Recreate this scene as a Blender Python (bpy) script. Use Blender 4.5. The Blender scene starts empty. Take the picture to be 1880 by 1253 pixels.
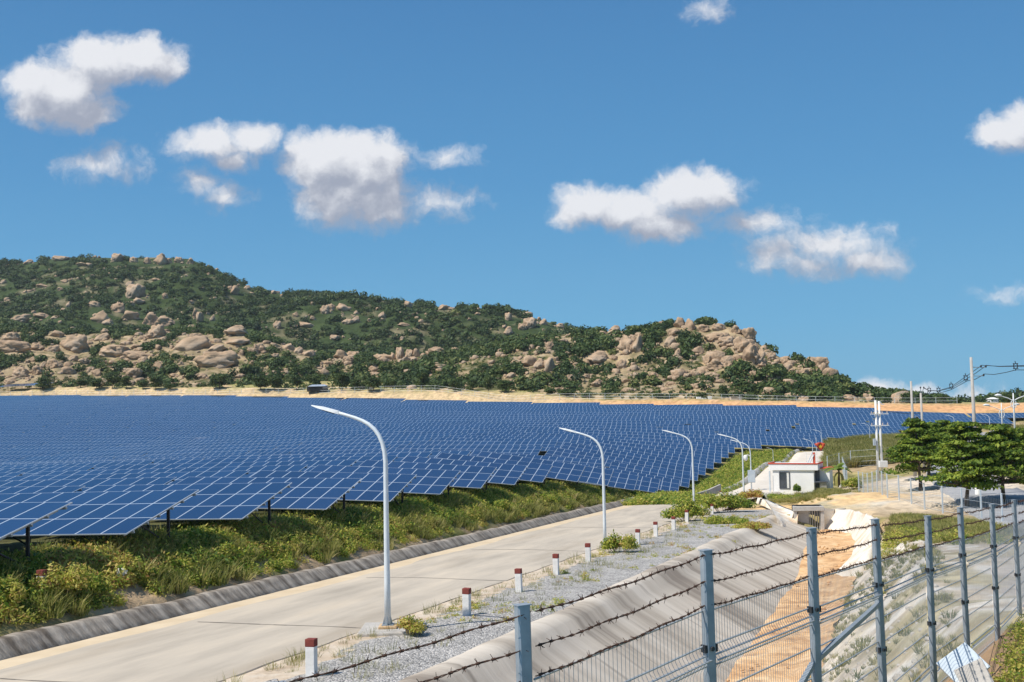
import bpy, bmesh, math, random
import numpy as np
from mathutils import Matrix, Vector, Euler
R_ = math.radians
random.seed(7); rng = np.random.default_rng(11)
scene = bpy.context.scene
# ------------------------------------------------------------------ camera (photo pixels 1880x1253, focal 2000 px)
FPX, PITCH, ROLL = 2000.0, math.atan(123.5/2000.0), 0.021
cp, sp, cr, sr = math.cos(PITCH), math.sin(PITCH), math.cos(ROLL), math.sin(ROLL)
F = np.array([0, cp, sp]); R0 = np.array([1.0, 0, 0]); U0 = np.array([0, -sp, cp])
Rv = cr*R0 - sr*U0; Uv = sr*R0 + cr*U0
cam_d = bpy.data.cameras.new('camera'); cam = bpy.data.objects.new('camera', cam_d)
scene.collection.objects.link(cam); scene.camera = cam
cam_d.sensor_width = 36.0; cam_d.lens = 36.0*FPX/1880.0; cam_d.clip_start = 0.3; cam_d.clip_end = 30000
cam.matrix_world = Matrix(((Rv[0], Uv[0], -F[0], 0), (Rv[1], Uv[1], -F[1], 0), (Rv[2], Uv[2], -F[2], 0), (0, 0, 0, 1)))
def ray(px, py):
    px = np.asarray(px, float); py = np.asarray(py, float)
    d = F + np.multiply.outer((px-940)/FPX, Rv) - np.multiply.outer((py-626.5)/FPX, Uv)
    return d
def P(px, py, Y):
    d = ray(px, py); d = d/d[..., 1:2]
    return d*np.asarray(Y, float)[..., None]
def proj(p):
    p = np.asarray(p, float); w = p@F
    return 940+FPX*(p@Rv)/w, 626.5-FPX*(p@Uv)/w
# ------------------------------------------------------------------ sun, exposure
SUN_EL, SUN_AZ = R_(55), R_(-114)         # azimuth of the sun from +Y towards +X
sun_dir = Vector((math.sin(SUN_AZ)*math.cos(SUN_EL), math.cos(SUN_AZ)*math.cos(SUN_EL), math.sin(SUN_EL)))
sl = bpy.data.lights.new('sun', 'SUN'); sl.energy = 4.9; sl.angle = R_(0.5); sl.color = (1.0, 0.94, 0.85)
so = bpy.data.objects.new('sun', sl); scene.collection.objects.link(so)
so.rotation_euler = (-sun_dir).to_track_quat('-Z', 'Y').to_euler()
scene.view_settings.view_transform = 'Standard'; scene.view_settings.look = 'None'
scene.view_settings.gamma = 1.0; scene.view_settings.exposure = 0.12; scene.view_settings.use_curve_mapping = False
scene.cycles.max_bounces = 5; scene.cycles.transparent_max_bounces = 6
scene.cycles.sample_clamp_indirect = 4.0
# ------------------------------------------------------------------ world: sky with clouds
W = bpy.data.worlds.new('World'); scene.world = W; W.use_nodes = True
nt = W.node_tree; nt.nodes.clear()
def N(tree, t, **kw):
    n = tree.nodes.new(t)
    for k, v in kw.items():
        if k == 'inp':
            for i, x in v.items(): n.inputs[i].default_value = x
        else: setattr(n, k, v)
    return n
# lobes of the clouds: photo px cx, cy, rx, ry, weight
LOBES = [(110,165,98,62,1),(180,115,84,52,1),(255,108,74,50,1),(300,118,46,38,.8),(65,150,62,36,.8),(150,205,74,42,.8),(60,195,48,38,.7),
 (190,302,80,30,.36),(395,262,80,34,.75),(470,258,54,32,.75),(425,292,48,28,.6),(345,265,38,24,.6),(365,335,38,26,.42),(415,365,42,28,.55),
 (600,282,80,52,1.1),(660,312,98,74,1),(620,360,90,64,.9),(690,372,84,54,.8),(585,300,64,56,1),(715,290,42,38,.8),(800,370,74,30,.46),(820,288,54,18,.42),
 (1085,375,74,40,1),(1160,388,84,36,.9),(1270,350,98,44,1),(1215,412,84,38,.8),(1320,355,52,38,.9),(1055,395,44,26,.8),
 (1395,410,84,28,.58),(1420,460,64,38,.58),(1530,455,114,44,.66),(1590,482,84,30,.62),(1480,487,94,26,.6),
 (1305,20,42,26,.5),(1850,245,66,40,.8),(1885,212,44,34,.8),(1830,540,54,16,.34),(1615,712,44,15,.6),(1780,722,56,16,.45),(1690,720,64,13,.4)]
g = bpy.data.node_groups.new('cloud_field', 'ShaderNodeTree')
g.interface.new_socket('UV', in_out='INPUT', socket_type='NodeSocketVector')
g.interface.new_socket('D', in_out='OUTPUT', socket_type='NodeSocketFloat')
gi = N(g, 'NodeGroupInput'); go = N(g, 'NodeGroupOutput')
wn = N(g, 'ShaderNodeTexNoise', inp={'Scale': 26.0, 'Detail': 5.0, 'Roughness': .58}); g.links.new(gi.outputs[0], wn.inputs['Vector'])
ws = N(g, 'ShaderNodeVectorMath', operation='SUBTRACT'); g.links.new(wn.outputs['Color'], ws.inputs[0]); ws.inputs[1].default_value = (.5, .5, .5)
wm = N(g, 'ShaderNodeVectorMath', operation='MULTIPLY_ADD'); g.links.new(ws.outputs[0], wm.inputs[0]); wm.inputs[1].default_value = (.034, .030, 0); g.links.new(gi.outputs[0], wm.inputs[2])
prev = None
for (cx, cy, rx, ry, w) in LOBES:
    w = w*.78 if w < .7 else w*1.04
    d = ray(cx, cy); u, v = d[0]/d[1], d[2]/d[1]
    a = N(g, 'ShaderNodeVectorMath', operation='SUBTRACT'); g.links.new(wm.outputs[0], a.inputs[0]); a.inputs[1].default_value = (u, v, 0)
    b = N(g, 'ShaderNodeVectorMath', operation='MULTIPLY'); g.links.new(a.outputs[0], b.inputs[0]); b.inputs[1].default_value = (FPX/rx/1.08, FPX/ry/1.08, 0)
    c = N(g, 'ShaderNodeVectorMath', operation='LENGTH'); g.links.new(b.outputs[0], c.inputs[0])
    m = N(g, 'ShaderNodeMath', operation='MULTIPLY_ADD'); g.links.new(c.outputs['Value'], m.inputs[0]); m.inputs[1].default_value = -w; m.inputs[2].default_value = w
    if prev is None: prev = m
    else:
        x = N(g, 'ShaderNodeMath', operation='SMOOTH_MAX'); g.links.new(prev.outputs[0], x.inputs[0]); g.links.new(m.outputs[0], x.inputs[1]); x.inputs[2].default_value = .22; prev = x
fn = N(g, 'ShaderNodeTexNoise', inp={'Scale': 50.0, 'Detail': 11.0, 'Roughness': .62}); g.links.new(wm.outputs[0], fn.inputs['Vector'])
fm = N(g, 'ShaderNodeMath', operation='MULTIPLY_ADD'); g.links.new(fn.outputs['Fac'], fm.inputs[0]); fm.inputs[1].default_value = .95; fm.inputs[2].default_value = -.45
ad = N(g, 'ShaderNodeMath', operation='ADD'); g.links.new(prev.outputs[0], ad.inputs[0]); g.links.new(fm.outputs[0], ad.inputs[1])
g.links.new(ad.outputs[0], go.inputs[0])
L = nt.links.new
tc = N(nt, 'ShaderNodeTexCoord'); sx = N(nt, 'ShaderNodeSeparateXYZ'); L(tc.outputs['Generated'], sx.inputs[0])
ymax = N(nt, 'ShaderNodeMath', operation='MAXIMUM', inp={1: .05}); L(sx.outputs['Y'], ymax.inputs[0])
du = N(nt, 'ShaderNodeMath', operation='DIVIDE'); L(sx.outputs['X'], du.inputs[0]); L(ymax.outputs[0], du.inputs[1])
dv = N(nt, 'ShaderNodeMath', operation='DIVIDE'); L(sx.outputs['Z'], dv.inputs[0]); L(ymax.outputs[0], dv.inputs[1])
cu = N(nt, 'ShaderNodeCombineXYZ'); L(du.outputs[0], cu.inputs[0]); L(dv.outputs[0], cu.inputs[1])
f1 = N(nt, 'ShaderNodeGroup', node_tree=g); L(cu.outputs[0], f1.inputs[0])
of = N(nt, 'ShaderNodeVectorMath', operation='ADD', inp={1: (-.012, .026, 0)}); L(cu.outputs[0], of.inputs[0])
f2 = N(nt, 'ShaderNodeGroup', node_tree=g); L(of.outputs[0], f2.inputs[0])
al = N(nt, 'ShaderNodeMapRange', interpolation_type='SMOOTHSTEP', inp={1: -.10, 2: .50, 3: 0, 4: .95}); L(f1.outputs[0], al.inputs[0])
df = N(nt, 'ShaderNodeMath', operation='SUBTRACT'); L(f1.outputs[0], df.inputs[0]); L(f2.outputs[0], df.inputs[1])
lit = N(nt, 'ShaderNodeMapRange', interpolation_type='SMOOTHSTEP', inp={1: -.36, 2: .72, 3: 0, 4: 1}); L(df.outputs[0], lit.inputs[0])  # cloud light and shade put into the colour, from density change towards the sun
cc = N(nt, 'ShaderNodeMix', data_type='RGBA'); L(lit.outputs[0], cc.inputs['Factor'])
cc.inputs[6].default_value = (3.1, 3.35, 4.1, 1); cc.inputs[7].default_value = (7.2, 7.25, 7.5, 1)
sky = N(nt, 'ShaderNodeTexSky'); sky.sky_type = 'NISHITA'; sky.sun_disc = False
sky.sun_elevation = SUN_EL; sky.sun_rotation = SUN_AZ; sky.altitude = 100; sky.air_density = 1.0; sky.dust_density = .6; sky.ozone_density = 2.2
el = N(nt, 'ShaderNodeMapRange', inp={1: -.05, 2: .36, 3: 0, 4: 1}); L(sx.outputs['Z'], el.inputs[0])
er = N(nt, 'ShaderNodeValToRGB'); L(el.outputs[0], er.inputs[0]); q = er.color_ramp.elements
q[0].color = (.195, .46, .66, 1); q[1].color = (.066, .232, .50, 1); x = q.new(.3); x.color = (.128, .405, .68, 1); x = q.new(.62); x.color = (.090, .31, .60, 1)
es = N(nt, 'ShaderNodeVectorMath', operation='SCALE'); L(er.outputs[0], es.inputs[0]); es.inputs['Scale'].default_value = 8.4
sk = N(nt, 'ShaderNodeMix', data_type='RGBA'); kf = N(nt, 'ShaderNodeMapRange', interpolation_type='SMOOTHSTEP', inp={1: .36, 2: .50, 3: .92, 4: .45}); L(sx.outputs['Z'], kf.inputs[0]); L(kf.outputs[0], sk.inputs[0]); L(sky.outputs[0], sk.inputs[6]); L(es.outputs[0], sk.inputs[7])
mx = N(nt, 'ShaderNodeMix', data_type='RGBA'); L(al.outputs[0], mx.inputs['Factor']); L(sk.outputs[2], mx.inputs[6]); L(cc.outputs[2], mx.inputs[7])
bg = N(nt, 'ShaderNodeBackground', inp={'Strength': .11}); L(mx.outputs[2], bg.inputs[0])
wo = N(nt, 'ShaderNodeOutputWorld'); L(bg.outputs[0], wo.inputs[0])
# ------------------------------------------------------------------ helpers
COL = scene.collection
def tag(o, label=None, cat=None, group=None, kind=None):
    if label: o['label'] = label
    if cat: o['category'] = cat
    if group: o['group'] = group
    if kind: o['kind'] = kind
    return o
def empty(name, loc, label, cat, group=None, rz=0.0):
    o = bpy.data.objects.new(name, None); COL.objects.link(o)
    o.location = Vector(loc); o.rotation_euler = (0, 0, rz); o.empty_display_size = .3
    return tag(o, label, cat, group)
def link(name, me, mat=None, parent=None, loc=None):
    o = bpy.data.objects.new(name, me); COL.objects.link(o)
    if mat is not None and not me.materials: me.materials.append(mat)
    if parent is not None: o.parent = parent
    if loc is not None: o.location = Vector(loc)
    return o
def npmesh(name, V, Fq, smooth=False, tint=None, col=None, uv=None):
    V = np.asarray(V, np.float32); Fq = np.asarray(Fq, np.int32); k = Fq.shape[1]; m = len(Fq)
    me = bpy.data.meshes.new(name)
    me.vertices.add(len(V)); me.vertices.foreach_set('co', V.ravel())
    me.loops.add(m*k); me.loops.foreach_set('vertex_index', Fq.ravel())
    me.polygons.add(m); me.polygons.foreach_set('loop_start', np.arange(0, m*k, k, dtype=np.int32))
    try: me.polygons.foreach_set('loop_total', np.full(m, k, np.int32))
    except Exception: pass
    if smooth: me.polygons.foreach_set('use_smooth', np.ones(m, bool))
    if tint is not None:
        a = me.attributes.new('tint', 'FLOAT', 'POINT'); a.data.foreach_set('value', np.asarray(tint, np.float32))
    if col is not None:
        a = me.attributes.new('Col', 'FLOAT_COLOR', 'POINT'); c4 = np.ones((len(V), 4), np.float32); c4[:, :3] = col; a.data.foreach_set('color', c4.ravel())
    if uv is not None:
        u = me.uv_layers.new(name='UVMap'); u.data.foreach_set('uv', np.asarray(uv, np.float32).ravel())
    me.update(calc_edges=True); me.validate(); return me
class MB:                                      # collects boxes, tubes and polygons into one mesh
    def __init__(s): s.v = []; s.f = []
    def add(s, V, Fs):
        b = len(s.v); s.v += [tuple(map(float, p)) for p in V]; s.f += [tuple(i+b for i in f) for f in Fs]; return s
    def box(s, c, d, M=None):
        V = [Vector((c[0]+x*d[0]/2, c[1]+y*d[1]/2, c[2]+z*d[2]/2)) for x in (-1, 1) for y in (-1, 1) for z in (-1, 1)]
        if M is not None: V = [M@p for p in V]
        return s.add(V, [(0, 1, 3, 2), (4, 6, 7, 5), (0, 4, 5, 1), (2, 3, 7, 6), (0, 2, 6, 4), (1, 5, 7, 3)])
    def tube(s, pts, r, n=6, cap=True, phase=0.0):
        pts = [Vector(p) for p in pts]; rs = r if hasattr(r, '__len__') else [r]*len(pts); V = []; Fs = []
        ref = None
        for i, p in enumerate(pts):
            t = (pts[min(i+1, len(pts)-1)]-pts[max(i-1, 0)]).normalized()
            if ref is None: ref = Vector((0, 0, 1)) if abs(t.z) < .9 else Vector((1, 0, 0))
            a = (ref-t*ref.dot(t)).normalized(); b = t.cross(a); ref = a
            for k in range(n):
                an = 2*math.pi*k/n+phase; V.append(p+a*(rs[i]*math.cos(an))+b*(rs[i]*math.sin(an)))
        for i in range(len(pts)-1):
            for k in range(n):
                Fs.append((i*n+k, i*n+(k+1) % n, (i+1)*n+(k+1) % n, (i+1)*n+k))
        if cap: Fs.append(tuple(range(n-1, -1, -1))); Fs.append(tuple(range((len(pts)-1)*n, len(pts)*n)))
        return s.add(V, Fs)
    def prism(s, poly, z0, z1, top=1.0):
        n = len(poly); V = [(x, y, z0) for x, y in poly]+[(x*top, y*top, z1) for x, y in poly]
        return s.add(V, [tuple(range(n-1, -1, -1)), tuple(range(n, 2*n))]+[(i, (i+1) % n, n+(i+1) % n, n+i) for i in range(n)])
    def mesh(s, name, smooth=False, bevel=0):
        me = bpy.data.meshes.new(name); me.from_pydata(s.v, [], s.f); me.update()
        if bevel:
            bm = bmesh.new(); bm.from_mesh(me)
            bmesh.ops.bevel(bm, geom=[e for e in bm.edges if len(e.link_faces) == 2 and e.calc_face_angle(0) > .6], offset=bevel, segments=2, affect='EDGES', profile=.6)
            bm.to_mesh(me); bm.free()
        if smooth: me.polygons.foreach_set('use_smooth', [True]*len(me.polygons))
        return me
    def build(s, name, mat, parent=None, smooth=False, bevel=0, loc=None): return link(name, s.mesh(name, smooth, bevel), mat, parent, loc)
def copy_tree(o, parent=None):
    c = o.copy(); COL.objects.link(c)
    if parent is not None: c.parent = parent
    for ch in list(o.children): copy_tree(ch, c)
    return c
# value noise in numpy
_tab = rng.random(65536)
def vnoise(x, y, seed=0):
    xi = np.floor(x).astype(np.int64); yi = np.floor(y).astype(np.int64); fx = x-xi; fy = y-yi
    fx = fx*fx*(3-2*fx); fy = fy*fy*(3-2*fy)
    h = lambda a, b: _tab[((a*73856093) ^ (b*19349663) ^ (seed*83492791)) & 65535]
    return (h(xi, yi)*(1-fx)+h(xi+1, yi)*fx)*(1-fy)+(h(xi, yi+1)*(1-fx)+h(xi+1, yi+1)*fx)*fy
def fbm(x, y, seed=0, oct=4):
    s = 0; a = .5; t = 0
    for i in range(oct): s = s+a*vnoise(x, y, seed+i*17); t += a; a *= .5; x = x*2.03+3.1; y = y*2.03+7.7
    return s/t
def sstep(a, b, x): t = np.clip((x-a)/(b-a), 0, 1); return t*t*(3-2*t)
# ------------------------------------------------------------------ materials
def mat(name, cols, rough=.85, scale=3.0, detail=6, bump=0.0, bscale=20.0, attr=None, metallic=0.0, stretch=(1, 1, 1), spec=.3, lo=.35, hi=.65, spots=None, rotz=None):
    m = bpy.data.materials.new(name); m.use_nodes = True; t = m.node_tree; b = t.nodes['Principled BSDF']
    b.inputs['Roughness'].default_value = rough; b.inputs['Metallic'].default_value = metallic; b.inputs['Specular IOR Level'].default_value = spec
    geo = N(t, 'ShaderNodeTexCoord'); mp = N(t, 'ShaderNodeMapping'); mp.inputs['Scale'].default_value = stretch
    if rotz is not None: mp.vector_type = 'TEXTURE'; mp.inputs['Rotation'].default_value = (0, 0, rotz)
    t.links.new(geo.outputs['Object'], mp.inputs[0])
    no = N(t, 'ShaderNodeTexNoise', inp={'Scale': scale, 'Detail': detail, 'Roughness': .62}); t.links.new(mp.outputs[0], no.inputs['Vector'])
    rp = N(t, 'ShaderNodeValToRGB'); t.links.new(no.outputs['Fac'], rp.inputs[0]); e = rp.color_ramp.elements
    e[0].position = lo; e[1].position = hi; e[0].color = (*cols[0], 1); e[1].color = (*cols[-1], 1)
    for i, c in enumerate(cols[1:-1]):
        x = e.new(lo+(hi-lo)*(i+1)/(len(cols)-1)); x.color = (*c, 1)
    out = rp.outputs[0]
    if attr:
        at = N(t, 'ShaderNodeAttribute', attribute_name=attr); mm = N(t, 'ShaderNodeMix', data_type='RGBA', blend_type='MULTIPLY'); mm.inputs[0].default_value = 1
        t.links.new(at.outputs['Color'], mm.inputs[6]); t.links.new(out, mm.inputs[7]); out = mm.outputs[2]
    if spots:
        n2 = N(t, 'ShaderNodeTexNoise', inp={'Scale': spots[1], 'Detail': 4.0, 'Roughness': .6}); t.links.new(mp.outputs[0], n2.inputs['Vector'])
        mr = N(t, 'ShaderNodeMapRange', inp={1: spots[2], 2: spots[3], 3: 0, 4: spots[4] if len(spots) > 4 else .8}); t.links.new(n2.outputs['Fac'], mr.inputs[0])
        mm = N(t, 'ShaderNodeMix', data_type='RGBA'); t.links.new(mr.outputs[0], mm.inputs[0]); t.links.new(out, mm.inputs[6]); mm.inputs[7].default_value = (*spots[0], 1); out = mm.outputs[2]
    t.links.new(out, b.inputs['Base Color'])
    if bump:
        n3 = N(t, 'ShaderNodeTexNoise', inp={'Scale': bscale, 'Detail': 5.0, 'Roughness': .65}); t.links.new(mp.outputs[0], n3.inputs['Vector'])
        bp = N(t, 'ShaderNodeBump', inp={'Strength': 1.0, 'Distance': bump}); t.links.new(n3.outputs['Fac'], bp.inputs['Height']); t.links.new(bp.outputs[0], b.inputs['Normal'])
    return m
def leafmat(name, cols, trans=.3):
    m = bpy.data.materials.new(name); m.use_nodes = True; t = m.node_tree; b = t.nodes['Principled BSDF']; o = t.nodes['Material Output']
    at = N(t, 'ShaderNodeAttribute', attribute_name='tint'); rp = N(t, 'ShaderNodeValToRGB'); t.links.new(at.outputs['Fac'], rp.inputs[0]); e = rp.color_ramp.elements
    e[0].color = (*cols[0], 1); e[1].color = (*cols[-1], 1)
    for i, c in enumerate(cols[1:-1]): x = e.new((i+1)/(len(cols)-1)); x.color = (*c, 1)
    t.links.new(rp.outputs[0], b.inputs['Base Color']); b.inputs['Roughness'].default_value = .6; b.inputs['Specular IOR Level'].default_value = .25
    tr = N(t, 'ShaderNodeBsdfTranslucent'); t.links.new(rp.outputs[0], tr.inputs[0]); mi = N(t, 'ShaderNodeMixShader', inp={0: trans})
    t.links.new(b.outputs[0], mi.inputs[1]); t.links.new(tr.outputs[0], mi.inputs[2]); t.links.new(mi.outputs[0], o.inputs[0])
    return m
Mt = {}
Mt['ground'] = mat('ground_soil', [(.72, .70, .68), (1.0, 1.0, 1.0), (1.25, 1.22, 1.15)], scale=.9, bump=.08, bscale=3.5, attr='Col', rough=.95, spec=.1)
Mt['hill'] = mat('hill_ground', [(.7, .72, .66), (1, 1, 1), (1.25, 1.2, 1.15)], scale=.09, bump=.8, bscale=.5, attr='Col', rough=.95, spec=.1)
Mt['road'] = mat('road_concrete', [(.37, .325, .265), (.48, .42, .34), (.57, .49, .385)], scale=1.1, lo=.3, hi=.7, stretch=(1.5, 9, 1), rotz=R_(-18), bump=.01, bscale=9, spots=((.33, .27, .20), .5, .52, .72, .6), spec=.2)
Mt['joint'] = mat('joint_dark', [(.12, .105, .09), (.2, .175, .15)], scale=2)
Mt['kerb'] = mat('kerb_stone', [(.13, .105, .08), (.29, .25, .205), (.46, .40, .33)], scale=2.2, lo=.36, hi=.66, stretch=(5, 1, 3), rotz=R_(-18), bump=.06, bscale=5)
Mt['asphalt'] = mat('asphalt_grey', [(.27, .272, .28), (.36, .36, .365)], scale=1.5, bump=.01, bscale=30)
Mt['chan'] = mat('channel_concrete', [(.27, .225, .18), (.47, .41, .335), (.60, .535, .45)], scale=.5, lo=.33, hi=.62, bump=.02, bscale=6, spots=((.20, .165, .13), 1.1, .56, .70, .75), stretch=(9, 1, 9), rotz=R_(-20.7))
Mt['white_lining'] = mat('white_lining', [(.58, .49, .38), (.72, .655, .56), (.80, .75, .67)], scale=.7, lo=.3, hi=.66, bump=.12, bscale=2.2, spots=((.64, .42, .22), .45, .52, .68, .8))
Mt['sand'] = mat('orange_sand', [(.46, .255, .115), (.64, .40, .20), (.76, .54, .32)], scale=.9, lo=.3, hi=.68, bump=.22, bscale=1.6, spots=((.34, .20, .11), 1.4, .52, .66, .7))
Mt['steel'] = mat('galvanised_steel', [(.25, .29, .325), (.35, .39, .425)], rough=.5, metallic=.25, scale=6, spec=.5)
Mt['wire'] = mat('galvanised_wire', [(.38, .41, .43), (.48, .5, .52)], rough=.5, metallic=.3, scale=10)
Mt['rust'] = mat('rusty_wire', [(.045, .025, .018), (.10, .05, .032)], rough=.85, scale=30)
Mt['pole'] = mat('painted_pole', [(.60, .66, .70), (.70, .75, .78)], rough=.38, scale=3, spec=.5)
Mt['lampw'] = mat('lamp_white', [(.72, .74, .74), (.8, .81, .81)], rough=.4, scale=5)
Mt['dark'] = mat('dark_metal', [(.022, .024, .028), (.05, .052, .055)], rough=.6, scale=5)
Mt['conc'] = mat('grey_concrete', [(.38, .355, .32), (.5, .47, .43)], scale=2, bump=.02, bscale=12)
Mt['polec'] = mat('pole_concrete', [(.36, .34, .31), (.46, .435, .40)], scale=1.5, bump=.01, bscale=12)
Mt['white'] = mat('white_paint', [(.68, .67, .64), (.8, .79, .77)], scale=3, bump=.01, bscale=14, rough=.7)
Mt['wallw'] = mat('white_wall', [(.80, .79, .775), (.86, .855, .845)], scale=.8, rough=.8, spots=((.66, .62, .56), .9, .62, .8, .35))
Mt['maroon'] = mat('maroon_paint', [(.16, .035, .03), (.24, .06, .045)], scale=12)
Mt['red'] = mat('red_paint', [(.50, .075, .04), (.6, .11, .06)], scale=4)
Mt['yellow'] = mat('yellow_cloth', [(.75, .5, .03), (.8, .58, .05)], scale=4)
Mt['redcloth'] = mat('red_cloth', [(.42, .06, .03), (.52, .09, .04)], scale=4)
Mt['glass'] = mat('window_glass', [(.03, .04, .055), (.05, .065, .08)], rough=.1, scale=1, spec=.8)
Mt['frame'] = mat('grey_frame', [(.09, .10, .12), (.12, .13, .15)], rough=.5, scale=3)
Mt['bark'] = mat('bark', [(.09, .065, .045), (.2, .155, .11)], scale=5, bump=.03, bscale=10, stretch=(1, 1, .3))
Mt['rock'] = mat('granite', [(.20, .145, .10), (.43, .305, .20), (.53, .41, .295)], scale=.35, lo=.3, hi=.66, bump=.9, bscale=.6, spots=((.17, .155, .13), .35, .56, .68, .75), rough=.95, spec=.1)
Mt['rocknear'] = mat('pale_stone', [(.4, .36, .31), (.6, .56, .5)], scale=3, bump=.05, bscale=6)
Mt['tin'] = mat('tin_roof', [(.30, .36, .44), (.42, .47, .54)], rough=.45, scale=2, metallic=.2)
Mt['board'] = mat('board_white', [(.48, .55, .61), (.60, .66, .70)], scale=2, rough=.35, spec=.5)
Mt['cream'] = mat('cream_plastic', [(.7, .69, .64), (.8, .79, .75)], scale=3)
Mt['greybox'] = mat('grey_box', [(.42, .47, .53), (.5, .55, .6)], scale=3, rough=.5)
Mt['cable'] = mat('black_cable', [(.012, .013, .016), (.03, .03, .034)], scale=4, rough=.6)
Mt['tan'] = mat('pinkish_wall', [(.55, .43, .36), (.62, .5, .43)], scale=3)
def gravel_mat():
    m = mat('gravel', [(.30, .287, .27), (.41, .39, .365)], scale=.6); t = m.node_tree; b = t.nodes['Principled BSDF']
    src = b.inputs['Base Color'].links[0].from_socket; tc = N(t, 'ShaderNodeTexCoord')
    v = N(t, 'ShaderNodeTexVoronoi', inp={'Scale': 19.0}); t.links.new(tc.outputs['Object'], v.inputs['Vector'])
    sp_ = N(t, 'ShaderNodeSeparateXYZ'); t.links.new(v.outputs['Color'], sp_.inputs[0])
    mr = N(t, 'ShaderNodeMapRange', inp={1: 0, 2: 1, 3: .5, 4: 1.7}); t.links.new(sp_.outputs[0], mr.inputs[0])
    mm = N(t, 'ShaderNodeMix', data_type='RGBA', blend_type='MULTIPLY'); mm.inputs[0].default_value = 1
    t.links.new(src, mm.inputs[6]); t.links.new(mr.outputs[0], mm.inputs[7]); t.links.new(mm.outputs[2], b.inputs['Base Color'])
    bp = N(t, 'ShaderNodeBump', invert=True, inp={'Strength': 1.0, 'Distance': .05}); t.links.new(v.outputs['Distance'], bp.inputs['Height']); t.links.new(bp.outputs[0], b.inputs['Normal'])
    return m
Mt['gravel'] = gravel_mat()
def panel_mat():
    m = bpy.data.materials.new('solar_cells'); m.use_nodes = True; t = m.node_tree; b = t.nodes['Principled BSDF']; K = t.links.new
    uv = N(t, 'ShaderNodeUVMap'); s = N(t, 'ShaderNodeSeparateXYZ'); K(uv.outputs[0], s.inputs[0])
    def fr(sock, mul):
        a = N(t, 'ShaderNodeMath', operation='MULTIPLY', inp={1: mul}); K(sock, a.inputs[0]); f = N(t, 'ShaderNodeMath', operation='FRACT'); K(a.outputs[0], f.inputs[0])
        c = N(t, 'ShaderNodeMath', operation='SUBTRACT', inp={1: .5}); K(f.outputs[0], c.inputs[0]); d = N(t, 'ShaderNodeMath', operation='ABSOLUTE'); K(c.outputs[0], d.inputs[0]); return d.outputs[0]
    def gt(sock, v):
        a = N(t, 'ShaderNodeMath', operation='GREATER_THAN', inp={1: v}); K(sock, a.inputs[0]); return a.outputs[0]
    def mxm(a, b_): x = N(t, 'ShaderNodeMath', operation='MAXIMUM'); K(a, x.inputs[0]); K(b_, x.inputs[1]); return x.outputs[0]
    frame = mxm(gt(fr(s.outputs[0], 1), .5-.026), gt(fr(s.outputs[1], 1), .5-.014))
    cell = mxm(gt(fr(s.outputs[0], 6), .5-.028), gt(fr(s.outputs[1], 12), .5-.055))
    oi = N(t, 'ShaderNodeObjectInfo')
    fl = N(t, 'ShaderNodeVectorMath', operation='FLOOR'); K(uv.outputs[0], fl.inputs[0])
    av = N(t, 'ShaderNodeVectorMath', operation='ADD'); K(fl.outputs[0], av.inputs[0]); cx = N(t, 'ShaderNodeCombineXYZ'); m9 = N(t, 'ShaderNodeMath', operation='MULTIPLY', inp={1: 97.0}); K(oi.outputs['Random'], m9.inputs[0]); K(m9.outputs[0], cx.inputs[2]); K(cx.outputs[0], av.inputs[1])
    wn = N(t, 'ShaderNodeTexWhiteNoise', noise_dimensions='3D'); K(av.outputs[0], wn.inputs['Vector'])
    c1 = N(t, 'ShaderNodeMix', data_type='RGBA'); K(wn.outputs['Value'], c1.inputs[0]); c1.inputs[6].default_value = (.006, .026, .092, 1); c1.inputs[7].default_value = (.013, .042, .128, 1)
    c2 = N(t, 'ShaderNodeMix', data_type='RGBA'); K(cell, c2.inputs[0]); K(c1.outputs[2], c2.inputs[6]); c2.inputs[7].default_value = (.005, .012, .035, 1)
    c3 = N(t, 'ShaderNodeMix', data_type='RGBA'); K(frame, c3.inputs[0]); K(c2.outputs[2], c3.inputs[6]); c3.inputs[7].default_value = (.46, .51, .57, 1)
    K(c3.outputs[2], b.inputs['Base Color']); b.inputs['Roughness'].default_value = .2; b.inputs['Specular IOR Level'].default_value = .0; b.inputs['Coat Weight'].default_value = 1.0; b.inputs['Coat IOR'].default_value = 1.5; b.inputs['Coat Roughness'].default_value = .06
    return m
Mt['panel'] = panel_mat()
Mt['weed'] = leafmat('weed_leaves', [(.06, .14, .02), (.22, .32, .04), (.48, .48, .08), (.62, .53, .15), (.42, .20, .08)], .42)
Mt['scrub'] = leafmat('scrub_leaves', [(.022, .044, .016), (.052, .092, .028), (.095, .14, .038), (.20, .215, .065)], .25)
Mt['tree'] = leafmat('tree_leaves', [(.025, .06, .01), (.09, .16, .02), (.25, .33, .04), (.44, .47, .07)], .4)
Mt['dry'] = leafmat('dry_grass', [(.12, .15, .03), (.26, .27, .07), (.44, .39, .14), (.54, .45, .22)], .35)
Mt['banana'] = leafmat('banana_leaves', [(.07, .13, .02), (.16, .24, .04), (.26, .30, .06)], .4)
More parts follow.
